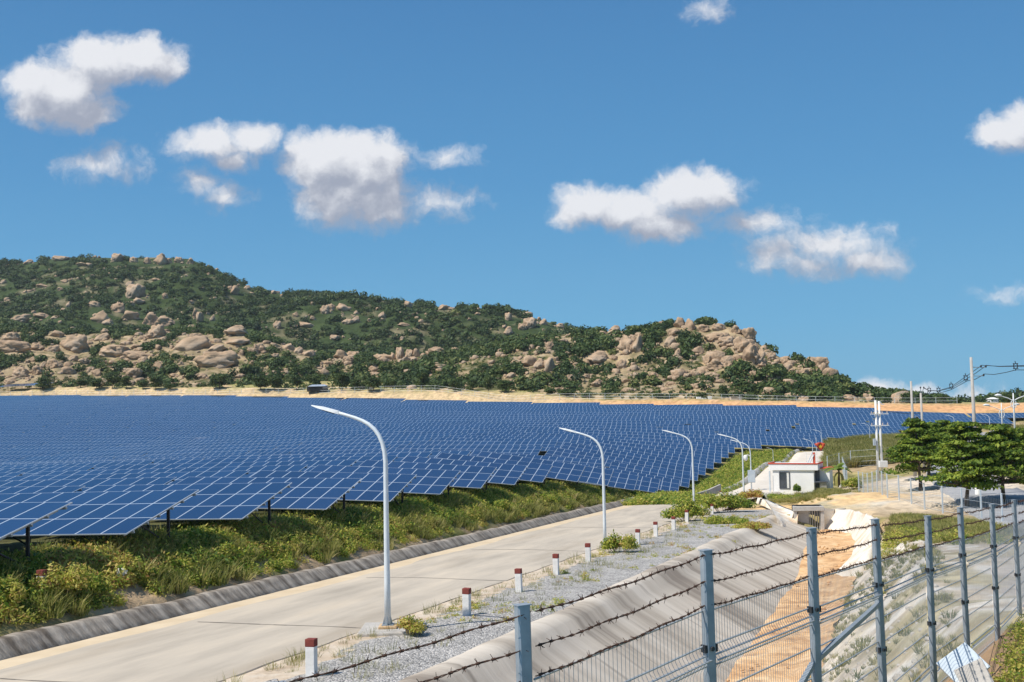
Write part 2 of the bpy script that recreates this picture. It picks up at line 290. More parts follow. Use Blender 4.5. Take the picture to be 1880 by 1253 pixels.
# ------------------------------------------------------------------ ground height: control points, smoothly interpolated
EDGE = np.array([(-230, 428), (-195, 415), (-110, 388), (0, 345), (52, 302), (97, 272), (160, 258)])
def edge(X): return np.interp(X, EDGE[:, 0], EDGE[:, 1])      # distance of the field's far edge
def yfar(px): return np.interp(px, [-250, 0, 940, 1300, 1650, 1880, 2100], [448, 432, 362, 322, 296, 286, 282])
def zr(Y): return -(5.28+.04*np.asarray(Y, float))
def roadL(Y): return -12.6+.3245*(Y-33.6)          # left edge of the concrete road
def roadR(Y): return -4.9+.3477*(Y-32.8)           # right edge
def crest(Y): return -2.4+.378*(Y-25.4)            # lip of the drainage channel
ctrl = []
for Y in (8, 15, 25, 35, 45, 60, 75, 90, 108): ctrl.append((roadL(Y), Y, zr(Y)))
for Y in (8, 16, 25, 35, 45, 60, 75, 90, 105, 125): ctrl.append((roadR(Y), Y, zr(Y)))
for Y in (10, 18, 30, 43, 55, 67, 76): ctrl.append((crest(Y), Y, zr(Y)))
ROWC = [(-16.3, 32, -4.05), (-14, 39.4, -4.22), (-11.5, 45.3, -4.43), (-9.5, 53.2, -4.77), (-7.1, 60, -5.05), (-4.8, 67.2, -5.3), (-2.5, 73.8, -5.49), (-.2, 81.3, -5.79), (2.3, 91, -6.24)]
for (x, y, z) in ROWC:
    ctrl.append((x, y, z-.8)); ctrl.append((x+1.2, y-2.0, z-1.0))
def cpx(px, py, Y, dz=-.8): p = P(px, py, Y); ctrl.append((p[0], p[1], p[2]+dz))
FPT = [(1237, 904, 128), (1289, 872, 150), (1345, 830, 180), (1435, 822, 187), (1500, 822, 190), (1600, 807, 214), (1700, 796, 229), (1830, 779, 252),
       (1650, 746, 272), (1300, 738.5, 300), (1000, 735, 338), (600, 727, 366), (300, 723, 392), (0, 724, 415), (1880, 748, 262),
       (34, 862, 160), (162, 841, 175), (330, 819, 198), (461, 804, 221), (300, 774, 272), (300, 749, 328), (80, 780, 262), (80, 750, 325),
       (893, 857, 100), (890, 840, 143), (900, 798, 200), (900, 767, 265), (620, 838, 150), (600, 800, 205), (600, 768, 270), (1143, 838, 150), (1250, 803, 205), (1250, 768, 252), (1450, 778, 232), (1600, 775, 246)]
FLEFT = [(-21.6, 46, -4.5), (-25.4, 54, -4.65), (-29, 62, -4.75), (-33, 70, -4.95), (-36.7, 78, -5.1), (-40.4, 86, -5.2), (-47, 110, -5.8), (-58, 135, -6.7), (-24, 118, -6.2), (-17, 36, -4.2)]
for (px, py, Y) in FPT: cpx(px, py, Y, -2.1 if py < 748.5 and Y > 255 else -.8)
for (x, y, z) in FLEFT: ctrl.append((x, y, z-.8))
for (px, py, Y) in ((1700, 745, 400), (1880, 743, 340), (1880, 741, 460), (2100, 739, 340), (2100, 737, 460), (1650, 746, 470), (2000, 742, 290)): cpx(px, py, Y, 0)
for px, py in ((-60, 716), (150, 716), (400, 717), (700, 720), (1000, 727), (1300, 735), (1600, 741), (1800, 744)): cpx(px, py, float(yfar(px)), 0)
for (px, py, Y) in ((1150, 884, 106), (1110, 905, 98), (1380, 902, 133), (1466, 905, 128), (1418, 853, 165), (1480, 850, 178), (1512, 837, 198), (1560, 862, 150), (1560, 815, 203), (1640, 880, 120),
                    (1796, 932, 83), (1720, 882, 108), (1850, 862, 112), (1840, 792, 200), (1690, 940, 84), (1835, 962, 72), (1614, 952, 70), (1650, 1000, 50), (1800, 1000, 46), (1870, 1010, 40), (1540, 905, 110), (1590, 925, 92), (1500, 925, 100), (1420, 915, 110)): cpx(px, py, Y, 0)
FENCE = [(-1.45, 6.2, -4.0)]
for (X, Y, z) in ((.13, 7.2, -3.86), (1.6, 8.9, -3.75), (2.93, 10.7, -3.8), (4.47, 13.3, -3.95), (6.1, 16.1, -4.15), (7.55, 18.3, -4.25), (9.06, 20.6, -4.4), (10.6, 23, -4.5), (12.3, 25.6, -4.6)): FENCE.append((X, Y, z))
for f in FENCE: ctrl.append(f); ctrl.append((f[0]+1.0, f[1]-1.3, f[2]+.25))
ctrl += [(0, 1, -3.4), (6, 4, -3.2), (16, 14, -3.6), (40, 30, -4.8), (80, 50, -6.5), (140, 100, -6), (200, 220, -5), (-40, 25, -4.3), (-60, 70, -3), (-120, 120, -1), (-160, 200, 2),
         (-14, 2, -6), (14, 30, -5.4), (12, 34, -5.7), (20, 33, -5.3)]
ctrl = np.array(ctrl)
def warp(X, Y): Y = np.maximum(Y, -5); return np.stack([X/(Y+18), np.log(Y+18)], -1)
_C = warp(ctrl[:, 0], ctrl[:, 1]); _n = len(_C)
def _k(d2): return .5*d2*np.log(d2+1e-12)
_A = np.zeros((_n+3, _n+3)); _d = ((_C[:, None]-_C[None])**2).sum(-1); _A[:_n, :_n] = _k(_d)+np.eye(_n)*2e-5
_A[:_n, _n] = 1; _A[:_n, _n+1:] = _C; _A[_n, :_n] = 1; _A[_n+1:, :_n] = _C.T
_w = np.linalg.solve(_A, np.concatenate([ctrl[:, 2], [0, 0, 0]]))
def g0(X, Y):
    X = np.asarray(X, float); Y = np.asarray(Y, float); sh = np.broadcast(X, Y).shape
    X, Y = np.broadcast_arrays(X, Y); p = warp(X.ravel(), np.minimum(Y.ravel(), 460)); out = np.empty(len(p))
    for i in range(0, len(p), 40000):
        q = p[i:i+40000]; d = ((q[:, None]-_C[None])**2).sum(-1); out[i:i+40000] = _k(d)@_w[:_n]+_w[_n]+q@_w[_n+1:]
    return np.clip(out, -13, 12).reshape(sh)
FC = [(x, y, z-.8) for x, y, z in ROWC]
for (px, py, Y) in FPT: p = P(px, py, Y); FC.append((p[0], p[1], p[2]-(2.1 if py < 748.5 and Y > 255 else .8)))
for (x, y, z) in FLEFT: FC.append((x, y, z-.8))
FC = np.array(FC); _C2 = warp(FC[:, 0], FC[:, 1]); _m = len(_C2); _A2 = np.zeros((_m+3, _m+3)); _A2[:_m, :_m] = _k(((_C2[:, None]-_C2[None])**2).sum(-1))+np.eye(_m)*1.5e-3
_A2[:_m, _m] = 1; _A2[:_m, _m+1:] = _C2; _A2[_m, :_m] = 1; _A2[_m+1:, :_m] = _C2.T; _w2 = np.linalg.solve(_A2, np.concatenate([FC[:, 2], [0, 0, 0]]))
def gfield(X, Y):
    X, Y = np.broadcast_arrays(np.asarray(X, float), np.asarray(Y, float)); p = warp(X.ravel(), np.minimum(Y.ravel(), 440)); out = np.empty(len(p))
    for i in range(0, len(p), 40000):
        q = p[i:i+40000]; out[i:i+40000] = _k(((q[:, None]-_C2[None])**2).sum(-1))@_w2[:_m]+_w2[_m]+q@_w2[_m+1:]
    return np.clip(out, -13, 12).reshape(X.shape)
XR = np.array([(-17.5, 28), (-16.3, 32), (-14, 39.4), (2.3, 91), (19.3, 128), (26.2, 150), (36.5, 180), (38.5, 183.5), (53.2, 190), (58.4, 205), (75.6, 214), (80, 226), (95, 231), (104, 247), (128, 254), (150, 300), (150, 500)])
CH = math.atan(.378)                               # channel direction
def chan_s(X, Y): return (X-crest(Y))*math.cos(CH)  # distance right of the lip
def run(Y): return 4.5-1.2*sstep(55, 80, np.asarray(Y, float))
def chan_z(s, Y):
    zc = zr(Y); zb = np.minimum(-9.35-.006*Y, zc-1.2); drop = np.maximum(zc-zb, .5)
    left = zc-drop*np.clip(s/run(Y), 0, 1); right = zb+.95*(s-run(Y)-2.5)
    return np.where(s < run(Y)+1.2, left, np.maximum(zb, right))
def ground(X, Y, carve=False):
    X = np.asarray(X, float); Y = np.asarray(Y, float); z = g0(X, Y)
    # the concrete road and the gravel beside it are one even plane
    inroad = sstep(0, 1, X-roadL(Y)+.2)*sstep(0, 1, crest(Y)-X+.4)*(1-sstep(116, 132, Y))
    infield = (1-sstep(.5, 4.5, X-np.interp(Y, XR[:, 1], XR[:, 0])))*sstep(24, 30, Y)*(1-sstep(6, 14, Y-edge(X)))
    z = z*(1-infield)+gfield(X, Y)*infield
    dv = roadL(Y)-.95-X; z = np.where((dv > -2.5) & (Y < 112), np.minimum(z, zr(Y)-.15+.55*np.clip((dv+.35)/.6, 0, 1)+.50*np.clip(dv-.25, 0, 40)), z)
    z = z*(1-inroad)+zr(Y)*inroad
    far = sstep(480, 900, np.hypot(X, Y)); z = z*(1-far)-2.0*far
    z = z+1.3*np.exp(-((Y-edge(X)-13)/6)**2)*(Y > 200)
    z = z+.8*np.exp(-(((X-29)/5)**2+((Y-97)/5)**2))+.5*np.exp(-(((X-34)/5)**2+((Y-88)/4)**2))
    s = chan_s(X, Y); m = (s > -.3) & (Y < 85.8) & (Y > -4)
    cz = chan_z(np.maximum(s, 0), Y); z = np.where(m & (s > 0), np.minimum(z, cz+sstep(84.4, 85.8, Y)*6), z)
    if carve:
        z = z-.30*sstep(-.1, .35, X-roadL(Y)+1.2)*sstep(-.1, .35, crest(Y)-X+.6)*(Y < 128)*(Y > 2)
        z = z-.12*((s > -.7) & (s < run(Y)+.3) & (Y < 84))
    return z
def G(X, Y): return float(ground(np.array([X]), np.array([Y]))[0])
def gp(X, Y, dz=0.0): return (X, Y, G(X, Y)+dz)
def on(px, Y): p = P(px, 800, Y); return p[0]          # world X under a picture column at distance Y
# ------------------------------------------------------------------ ground sheet
na, nr = 720, 530
az = np.linspace(R_(-62), R_(62), na); rr = np.concatenate([np.geomspace(2.2, 470, 490), np.geomspace(490, 1300, 24)])
AA, RR = np.meshgrid(az, rr); GX = RR*np.sin(AA); GY = RR*np.cos(AA); GZ = ground(GX, GY, True)
amp = sstep(3, 12, RR)*(.10+.12*sstep(20, 120, RR))
GZ = GZ+amp*(fbm(GX*.8, GY*.8, 3)-.5)*(1-sstep(-1, .2, GX-roadL(GY)+1.2)*sstep(-1, .2, crest(GY)-GX+.5)*(GY < 128))*1.6
c = lambda *a: np.array(a)
n1 = fbm(GX*.35, GY*.35, 21)[..., None]; n2 = fbm(GX*.06, GY*.06, 31)[..., None]; n3 = fbm(GX*1.4, GY*1.4, 41)[..., None]
soil = c(.43, .31, .19)*(.8+.4*n3); grass = c(.17, .17, .055)*(.7+.6*n3); dryg = c(.33, .275, .12)*(.75+.5*n3); pale = c(.50, .42, .33)*(.85+.3*n3)
def mixc(a, b, t): return a*(1-t)+b*t
colr = mixc(dryg, grass, sstep(.42, .6, n1)); colr = mixc(colr, soil, sstep(.56, .68, n2)*.8)
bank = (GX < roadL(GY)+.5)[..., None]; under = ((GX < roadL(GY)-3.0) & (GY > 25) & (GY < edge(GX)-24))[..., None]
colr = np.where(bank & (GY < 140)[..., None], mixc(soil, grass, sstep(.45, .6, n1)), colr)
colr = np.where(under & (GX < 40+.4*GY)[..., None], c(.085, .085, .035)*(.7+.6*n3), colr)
fs = ((GY > edge(GX)+2) & (GY < edge(GX)+130))[..., None]; colr = np.where(fs, mixc(c(.33, .30, .12)*(.8+.4*n3), c(.52, .38, .22), sstep(.5, .62, n1)), colr)
cut = np.exp(-((GY-edge(GX)-8)/5.)**2)[..., None]; colr = mixc(colr, mixc(c(.56, .42, .25), c(.60, .34, .17), sstep(0, 40, GX)[..., None])*(.75+.5*n1), np.clip(cut*1.2, 0, 1))
rt = sstep(0, 3, chan_s(GX, GY)-9.5)*sstep(14, 24, GY)*(1-sstep(66, 80, GY)); colr = mixc(colr, mixc(c(.52, .45, .39)*(.85+.3*n3), dryg, sstep(.52, .68, n1)*.6), rt[..., None]*1.0)
rb = ((chan_s(GX, GY) > 6.2) & (chan_s(GX, GY) < 13) & (GY < 62))[..., None]; colr = np.where(rb, mixc(c(.66, .58, .48)*(.8+.35*n3), colr, .0) if False else mixc(mixc(pale, c(.66, .62, .56), sstep(.45, .58, n3)), dryg, sstep(.5, .62, n1)*.7), colr)
sm = np.exp(-(((GX-34)/7)**2+((GY-92)/8)**2))[..., None]; colr = mixc(colr, c(.58, .53, .46)*(.85+.3*n3), np.clip(sm*1.5, 0, .9)); ss_ = chan_s(GX, GY); wb = (sstep(6.2, 6.8, ss_)*(1-sstep(8.2, 10.2, ss_+2*(n1[..., 0]-.5)))*(GY < 66)*(GY > 20))[..., None]; colr = mixc(colr, c(.70, .62, .52)*(.75+.45*n3), wb*.85)
sm = np.exp(-(((GX-28)/9)**2+((GY-98)/9)**2))[..., None]; colr = mixc(colr, c(.66, .46, .24), np.clip(sm*1.6, 0, 1)*sstep(.3, .5, n1))
sm = np.exp(-(((GX-42)/6)**2+((GY-106)/14)**2))[..., None]; colr = mixc(colr, c(.60, .52, .43), np.clip(sm*1.6, 0, 1))
fl = ((GY < 22) & (chan_s(GX, GY) > 8))[..., None]; colr = np.where(fl, mixc(c(.30, .20, .12), grass, sstep(.35, .55, n1)), colr)
idx = np.arange(na*nr).reshape(nr, na); Fq = np.stack([idx[:-1, :-1], idx[:-1, 1:], idx[1:, 1:], idx[1:, :-1]], -1).reshape(-1, 4)
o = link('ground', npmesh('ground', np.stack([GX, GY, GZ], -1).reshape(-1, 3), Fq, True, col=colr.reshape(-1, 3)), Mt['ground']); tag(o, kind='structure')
# ------------------------------------------------------------------ ribbons laid along the road
def ribbon(name, lines, m, kind='structure', parent=None, smooth=True):
    """lines: list of (n,3) arrays of equal length, left to right"""
    A = np.stack(lines, 1); n, k = A.shape[:2]; idx = np.arange(n*k).reshape(n, k)
    Fq = np.stack([idx[:-1, :-1], idx[:-1, 1:], idx[1:, 1:], idx[1:, :-1]], -1).reshape(-1, 4)
    o = link(name, npmesh(name, A.reshape(-1, 3), Fq, smooth), m, parent)
    if kind: o['kind'] = kind
    return o
YS = np.concatenate([np.linspace(6, 60, 160), np.linspace(60.5, 126, 110)])
def line(X, Y, z): return np.stack([X, Y, z], -1)
wob = lambda s, a=.12, f=.5: (fbm(YS*f, YS*0+s, 5)-.5)*2*a
lines = [line(roadL(YS)+(roadR(YS)-roadL(YS))*t, YS, zr(YS)+.0+.05*math.sin(math.pi*t)) for t in np.linspace(0, 1, 9)]
road = ribbon('road', lines, Mt['road'])
lines = [line(roadR(YS)+.03+wob(2, .05), YS, zr(YS)-.2), line(roadR(YS)+.04+wob(2, .05), YS, zr(YS)+.004)]+[line(roadR(YS)+.04+(1.5+wob(9, .7, .8))*t, YS, zr(YS)+.004+.03*t+.05*(fbm(YS*2, YS*0+t*7, 8)-.5)) for t in (.25, .5, .75, 1)]
ribbon('road_shoulder', lines, mat('shoulder_soil', [(.44, .34, .24), (.55, .45, .34), (.6, .52, .42)], scale=1.5, bump=.05, bscale=5))
jm = MB()
for Y0 in (27.2, 35.6, 47.5, 60, 76, 95):                          # dark joints across the slab
    a = roadL(Y0)+1.6; b = roadR(Y0)-.15; n = 14; ph = random.random()*9
    for i in range(n):
        t0, t1 = i/n, (i+1)/n; w = (.018+.03*random.random())*(1+Y0/60)*.75
        f = lambda t: (a+(b-a)*t, Y0-.33*(a+(b-a)*t-a)+.1*math.sin(7*t+ph))
        (x0, y0), (x1, y1) = f(t0), f(t1); zz = lambda x, y: float(zr(y))+.05*math.sin(math.pi*min(1, max(0, (x-roadL(y))/(roadR(y)-roadL(y)))))+.006
        jm.add([(x0, y0-w, zz(x0, y0-w)), (x1, y1-w, zz(x1, y1-w)), (x1, y1+w, zz(x1, y1+w)), (x0, y0+w, zz(x0, y0+w))], [(0, 1, 2, 3)])
jm.build('joint', Mt['joint'], road)
cm = MB(); ys = np.linspace(20, 100, 200)
for i in range(len(ys)-1):                                          # broken crack along the right edge
    if random.random() < .12: continue
    y0, y1 = ys[i], ys[i+1]; w = .02+.05*vnoise(np.array([y0*.4]), np.array([2.0]))[0]
    e = lambda y: roadR(y)+.05+.05*math.sin(y*1.7)
    cm.add([(e(y0)-w, y0, zr(y0)+.012), (e(y0)+w, y0, zr(y0)+.012), (e(y1)+w, y1, zr(y1)+.012), (e(y1)-w, y1, zr(y1)+.012)], [(0, 1, 2, 3)])
cm.build('edge_crack', Mt['joint'], road)
# kerb: a sloped, streaked concrete gutter wall on the left
YK = YS[YS < 112]; wk = lambda s, a, f=.9: (fbm(YK*f, YK*0+s, 6)-.5)*2*a
kh = .42+wk(3, .07)
lines = [line(roadL(YK)+.06, YK, zr(YK)-.15), line(roadL(YK)+.02+wk(1, .05, 3), YK, zr(YK)+.02)]+[line(roadL(YK)-.5*t+wk(1, .06, 3), YK, zr(YK)+.02+kh*t+wk(4+t, .03, 5)) for t in (.35, .7, 1.0)]+[line(roadL(YK)-.80+wk(5, .06), YK, zr(YK)+.02+kh+.02), line(roadL(YK)-1.2, YK, zr(YK)+kh-.35)]
ribbon('kerb', lines, Mt['kerb'])
dw = 1.3+(fbm(YK*.25, YK*0+4, 5)-.5)*1.6
ribbon('road_dust', [line(roadL(YK)+.02+dw*t, YK, zr(YK)+.05*math.sin(math.pi*min(1, .17*t))+.012-.03*(t > .9)) for t in (0, .3, .6, 1.0)], mat('road_dust', [(.56, .44, .29), (.64, .52, .36)], scale=.8))
# gravel strip
YG = YS[YS < 92]; gl = roadR(YG)+1.1+(fbm(YG*.8, YG*0+9, 5)-.5)*1.0
lines = [line(gl+(crest(YG)-.1-gl)*t, YG, zr(YG)+.02+.05*math.sin(math.pi*t)+.05*(fbm(YG*1.5, YG*0+t*11, 7)-.5)) for t in np.linspace(0, 1, 14)]
ribbon('gravel', lines, Mt['gravel'])
# channel: rounded lip and concrete slope
YC = YS[YS < 84]; zc = zr(YC); zb = np.minimum(-9.35-.006*YC, zc-1.2); dr = zc-zb
wl = lambda s, a, f=.5: (fbm(YC*f, YC*0+s, 6)-.5)*2*a
nx, ny = math.cos(CH), -math.sin(CH)*0
prof = [(-.55, -.10), (-.5, .03), (-.2, .09), (.12, .06), (.4, -.08)]
lines = [line(crest(YC)+(s+wl(2, .12))/math.cos(CH), YC, zc+dz+wl(7, .02, .7)) for s, dz in prof]
for t in np.linspace(.15, 1.08, 9): lines.append(line(crest(YC)+(run(YC)*t+wl(2, .1))/math.cos(CH), YC, zc-dr*t+wl(20, .015, .5)))
ribbon('drainage_channel', lines, Mt['chan'])
lines = [line(crest(YC)+(run(YC)+s+wl(3+i, .35, .35))/math.cos(CH), YC, zb+h+(fbm(YC*.35, YC*0+s*.9+4, 12)-.5)*.16) for i, (s, h) in enumerate([(-.6, -.1), (-.1, .12), (.7, .16), (1.3, .18), (2.0, .2), (2.6, .38), (3.0, .5)])]
ribbon('sand', lines, Mt['sand'])
LA = [(1509, 977, 84.3), (1518, 972, 84), (1540, 974, 82.8), (1560, 982, 79.5), (1563, 1002, 74), (1557, 1029, 67.5), (1531, 1055, 62), (1518, 1068, 59.8)]
LB = [(1512, 938, 84.6), (1530, 936, 85.2), (1560, 935, 83.5), (1588, 942, 77), (1612, 951, 70.5), (1612, 975, 63.5), (1600, 1010, 59), (1572, 1042, 56)]
PA = np.array([P(*q) for q in LA]); PB = np.array([P(*q) for q in LB]); tt = np.linspace(0, 7, 80)
PA = np.stack([np.interp(tt, np.arange(8), PA[:, i]) for i in range(3)], -1); PB = np.stack([np.interp(tt, np.arange(8), PB[:, i]) for i in range(3)], -1); lines = []
for i, t in enumerate(np.linspace(-.06, 1.05, 15)):
    q = PA*(1-t)+PB*t; lump = (fbm(q[:, 0]*.7+i*.05, q[:, 1]*.7, 9)-.5)*.5+(fbm(q[:, 0]*2.3, q[:, 1]*2.3+i*.3, 10)-.5)*.22; q = q.copy(); q[:, 2] += lump*min(1, 4*t*(1.1-t)+.1)+.06; q[:, 0] += lump*.6; q[:, 2] -= 1.3*sstep(6.2, 7, tt)+.8*(t > 1.0); lines.append(q)
ribbon('channel_lining', lines, Mt['white_lining'])
WT = [(1398, 914, 103), (1412, 919, 97), (1437, 930, 90), (1466, 941, 84.1)]; WB = [(1425, 950, 79.5), (1437, 962, 79.5), (1450, 974, 80.5), (1463, 979, 83.4)]
WT = np.array([P(*q) for q in WT]); WB = np.array([P(*q) for q in WB]); tt = np.linspace(0, 3, 24); WT = np.stack([np.interp(tt, range(4), WT[:, i]) for i in range(3)], -1); WB = np.stack([np.interp(tt, range(4), WB[:, i]) for i in range(3)], -1)
ribbon('channel_lining', [WT+np.array([-.5, .1, -.5]), WT+np.array([-.35, .05, .0])]+[WT*(1-t)+WB*t+np.array([0, 0, .25*math.sin(math.pi*t)]) for t in (0, .2, .4, .6, .8, 1.0)]+[WB+np.array([.1, 0, -.8])], Mt['white_lining'])
# asphalt road on the right, laid over the ground, going away between the trees
rd = [(30, 22, 5.5), (28.5, 40, 6), (31, 58, 6.0), (35.5, 74, 6.4), (40.5, 90, 6.2), (45.5, 108, 6), (54, 135, 6), (66, 165, 6), (80, 195, 6), (100, 230, 6)]
rd = [(on(p, Y), Y, w) for p, Y, w in ((2330, 40, 6.5), (2040, 58, 6.2), (1885, 74, 6.6), (1815, 88, 6.4), (1765, 106, 6), (1745, 125, 6), (1760, 160, 6), (1800, 200, 6), (1850, 250, 6))]
rdx = np.array(rd); yy = np.linspace(40, 250, 160); xx = np.interp(yy, rdx[:, 1], rdx[:, 0]); ww = np.interp(yy, rdx[:, 1], rdx[:, 2])
k_ = np.ones(9)/9; xx = np.convolve(np.pad(xx, 4, 'edge'), k_, 'valid')
lines = [line(xx+ww*t, yy, ground(xx, yy)*.5+ground(xx+ww*t, yy)*.5+.12-.5*(abs(t) > .51)) for t in (-.53, -.5, -.25, 0, .25, .5, .53)]
ribbon('asphalt_road', lines, Mt['asphalt'])
# left road continues beyond the dip, past the gatehouse
rd2 = np.array([(on(1345, 118), 118, 6.5), (on(1395, 134), 134, 6.5), (on(1425, 150), 150, 6), (on(1456, 168), 168, 5.5), (on(1490, 186), 186, 5.5), (on(1525, 205), 205, 5)])
yy = np.linspace(118, 205, 60); xx = np.interp(yy, rd2[:, 1], rd2[:, 0]); ww = np.interp(yy, rd2[:, 1], rd2[:, 2]); zz = ground(xx, yy)
ribbon('road', [line(xx+ww*t, yy, zz+.12-.5*(abs(t) > .51)) for t in (-.53, -.5, -.25, 0, .25, .5, .53)], mat('road_pale', [(.58, .52, .44), (.66, .6, .52)], scale=.5, bump=.01, bscale=6))
ribbon('kerb', [line(xx-ww*.5-.9+t, yy, zz+h) for t, h in ((-.1, -.2), (-.1, .5), (.25, .52), (.6, -.1))], Mt['conc'], smooth=False)
# ------------------------------------------------------------------ solar field
FA = R_(9.5); TILT = R_(10.8); PW, PH = 1.012, 1.985; PITCHROW = 7.62
eu = np.array([math.sin(FA), math.cos(FA)]); ew = np.array([math.cos(FA), -math.sin(FA)])
q0 = -14*eu[0]+39.4*eu[1]
dense = np.array([np.interp(np.linspace(0, len(XR)-1, 4000), np.arange(len(XR)), XR[:, i]) for i in (0, 1)]).T
dq = dense@eu; dp = dense@ew
def corner_p(q):                                    # right-most p of a row at q
    i = np.where(np.abs(dq-q) < .4)[0]; return dp[i].max() if len(i) else None
def table_axes(pR, q, n):
    L_ = n*PW; a = pR*ew+q*eu; b = (pR-L_)*ew+q*eu
    za = float(gfield(a[0], a[1]))+.8; zb_ = float(gfield(b[0], b[1]))+.8
    ex = Vector((ew[0]*L_, ew[1]*L_, za-zb_)).normalized()
    up = Vector((0, 0, 1)); n_ = (up-ex*up.dot(ex)).normalized(); fw = n_.cross(ex)
    # rotation: x = row axis (to the right), y = across, z up
    M = Matrix(((ex[0], fw[0], n_[0], a[0]), (ex[1], fw[1], n_[1], a[1]), (ex[2], fw[2], n_[2], za), (0, 0, 0, 1)))
    return M
RT = Matrix.Rotation(TILT, 4, 'X')
def panel_box(n, rows, z0=0.0):
    L_ = n*PW; D = rows*PH; mb = MB(); h = .04
    V = [RT@Vector(p) for p in ((-L_, 0, h), (0, 0, h), (0, D, h), (-L_, D, h), (-L_, 0, 0), (0, 0, 0), (0, D, 0), (-L_, D, 0))]
    Fs = [(0, 1, 2, 3), (7, 6, 5, 4), (0, 4, 5, 1), (1, 5, 6, 2), (2, 6, 7, 3), (3, 7, 4, 0)]
    me = bpy.data.meshes.new('panel'); me.from_pydata([tuple(v) for v in V], [], Fs); me.update()
    u = me.uv_layers.new(name='UVMap'); uvs = [(0, 0), (n, 0), (n, rows), (0, rows)]+[(.5, .004)]*20
    for i, x in enumerate(uvs): u.data[i].uv = x
    for i, (fx) in enumerate(Fs):                   # lower edge and sides read as the aluminium frame
        if i > 0:
            for li in me.polygons[i].loop_indices: u.data[li].uv = (.003, .5)
    me.materials.append(Mt['panel']); return me
def frame_mb(n, full=True):
    mb = MB(); L_ = n*PW
    for r in range(3):
        for f in (.23, .77): mb.box((-L_/2, (r+f)*PH, -.045), (L_+.12, .06, .085), RT)
    xs = np.arange(-.35, -L_, -3.0)
    for x in xs: mb.box((x, 1.5*PH, -.13), (.07, 2.6*PH, .10), RT)
    return mb
def post_mb(x, back=True):
    mb = MB(); top = RT@Vector((x, 1.95*PH, -.17)); mb.box((top.x, top.y, (top.z-1.6)/2), (.11, .075, top.z+1.6))
    a = RT@Vector((x, .85*PH, -.16)); mb.tube([a, (top.x, top.y-.04, top.z-1.35)], .038, 5); return mb
n_tab = 0; FIELD = []; S_V, S_F, S_UV = [], [], []
cache = {}
def mesh_of(key, fn):
    if key not in cache: cache[key] = fn()
    return cache[key]
rows = []
for k in range(-1, 56):
    q = q0+PITCHROW*k; pR = corner_p(q)
    if pR is None: break
    seg = 0
    while True:
        n = 10 if (seg == 0 and k < 14) else 20
        a = pR*ew+q*eu
        if a[0]/a[1] < -.515 or a[0] < -260: break
        if (pR-n*PW)*ew[0]+q*eu[0] < .55*a[1] and a[1] < edge(a[0])-5: rows.append((k, seg, pR, q, n))
        pR -= n*PW+(.6 if seg != 1 else 1.3)+random.random()*.1; seg += 1
ordn = ['first', 'second', 'third', 'fourth', 'fifth', 'sixth', 'seventh', 'eighth', 'ninth', 'tenth']
dist = sorted(range(len(rows)), key=lambda i: np.hypot(*(rows[i][2]*ew+rows[i][3]*eu)))
rank = {i: j for j, i in enumerate(dist)}
one_panel = None
far_list = []
for i, (k, seg, pR, q, n) in enumerate(rows):
    if rank[i] >= 290: far_list.append(i); continue
    M = table_axes(pR, q, n); grp = 'rows of tilted blue solar tables'
    near = k <= 8 and seg == 0; mid = rank[i] < 70
    if near:
        lab = f'{ordn[k+1]} solar table counted along the grassy verge from the left edge, on dark posts' if k >= 0 else 'solar table cut by the left edge of the photo, nearest of all'
    elif seg == 0 and k >= 14: lab = f'blue solar table at the right end of its row far across the field'
    else: lab = 'blue solar table of white framed panels within the packed rows of the field'
    if near or mid:
        t = bpy.data.objects.new('solar_table', None); COL.objects.link(t); t.matrix_world = M; t.empty_display_size = .5
        tag(t, lab, 'solar table', grp)
        if near:
            if one_panel is None: one_panel = mesh_of('one', lambda: panel_box(1, 1))
            for r in range(3):
                for cidx in range(n):
                    p = link('panel', one_panel, None, t); off = RT@Vector((-cidx*PW, r*PH, 0)); p.location = off
        else: link('panel_array', mesh_of(('arr', n), lambda: panel_box(n, 3)), None, t)
        link('support_frame', mesh_of(('fr', n), lambda: frame_mb(n).mesh('support_frame')), Mt['steel'], t)
        for x in (np.arange(-.35, -n*PW, -3.0) if (near or mid) else []):
            pm = mesh_of('post', lambda: post_mb(0).mesh('post')); po = link('post', pm, Mt['dark'], t); po.location = (x, 0, 0)
    else:
        def whole():
            me = panel_box(n, 3); return me
        t = link('solar_table', mesh_of(('arr', n), whole)); t.matrix_world = M; tag(t, lab, 'solar table', grp)
V, Fq, UVs = [], [], []
for i in far_list:
    k, seg, pR, q, n = rows[i]; M = table_axes(pR, q, n); b = len(V)
    for p in ((-n*PW, 0, .04), (0, 0, .04), (0, 3*PH, .04), (-n*PW, 3*PH, .04)): V.append(tuple(M@(RT@Vector(p))))
    Fq.append((b, b+1, b+2, b+3)); UVs += [(0, 0), (n, 0), (n, 3), (0, 3)]
if V:
    o = link('solar_tables', npmesh('solar_tables', V, Fq, uv=UVs), Mt['panel'])
    tag(o, 'farthest rows of solar tables merging into one blue sheet below the hills', 'solar tables', kind='stuff')
print('tables', len(rows), 'stuff', len(far_list))
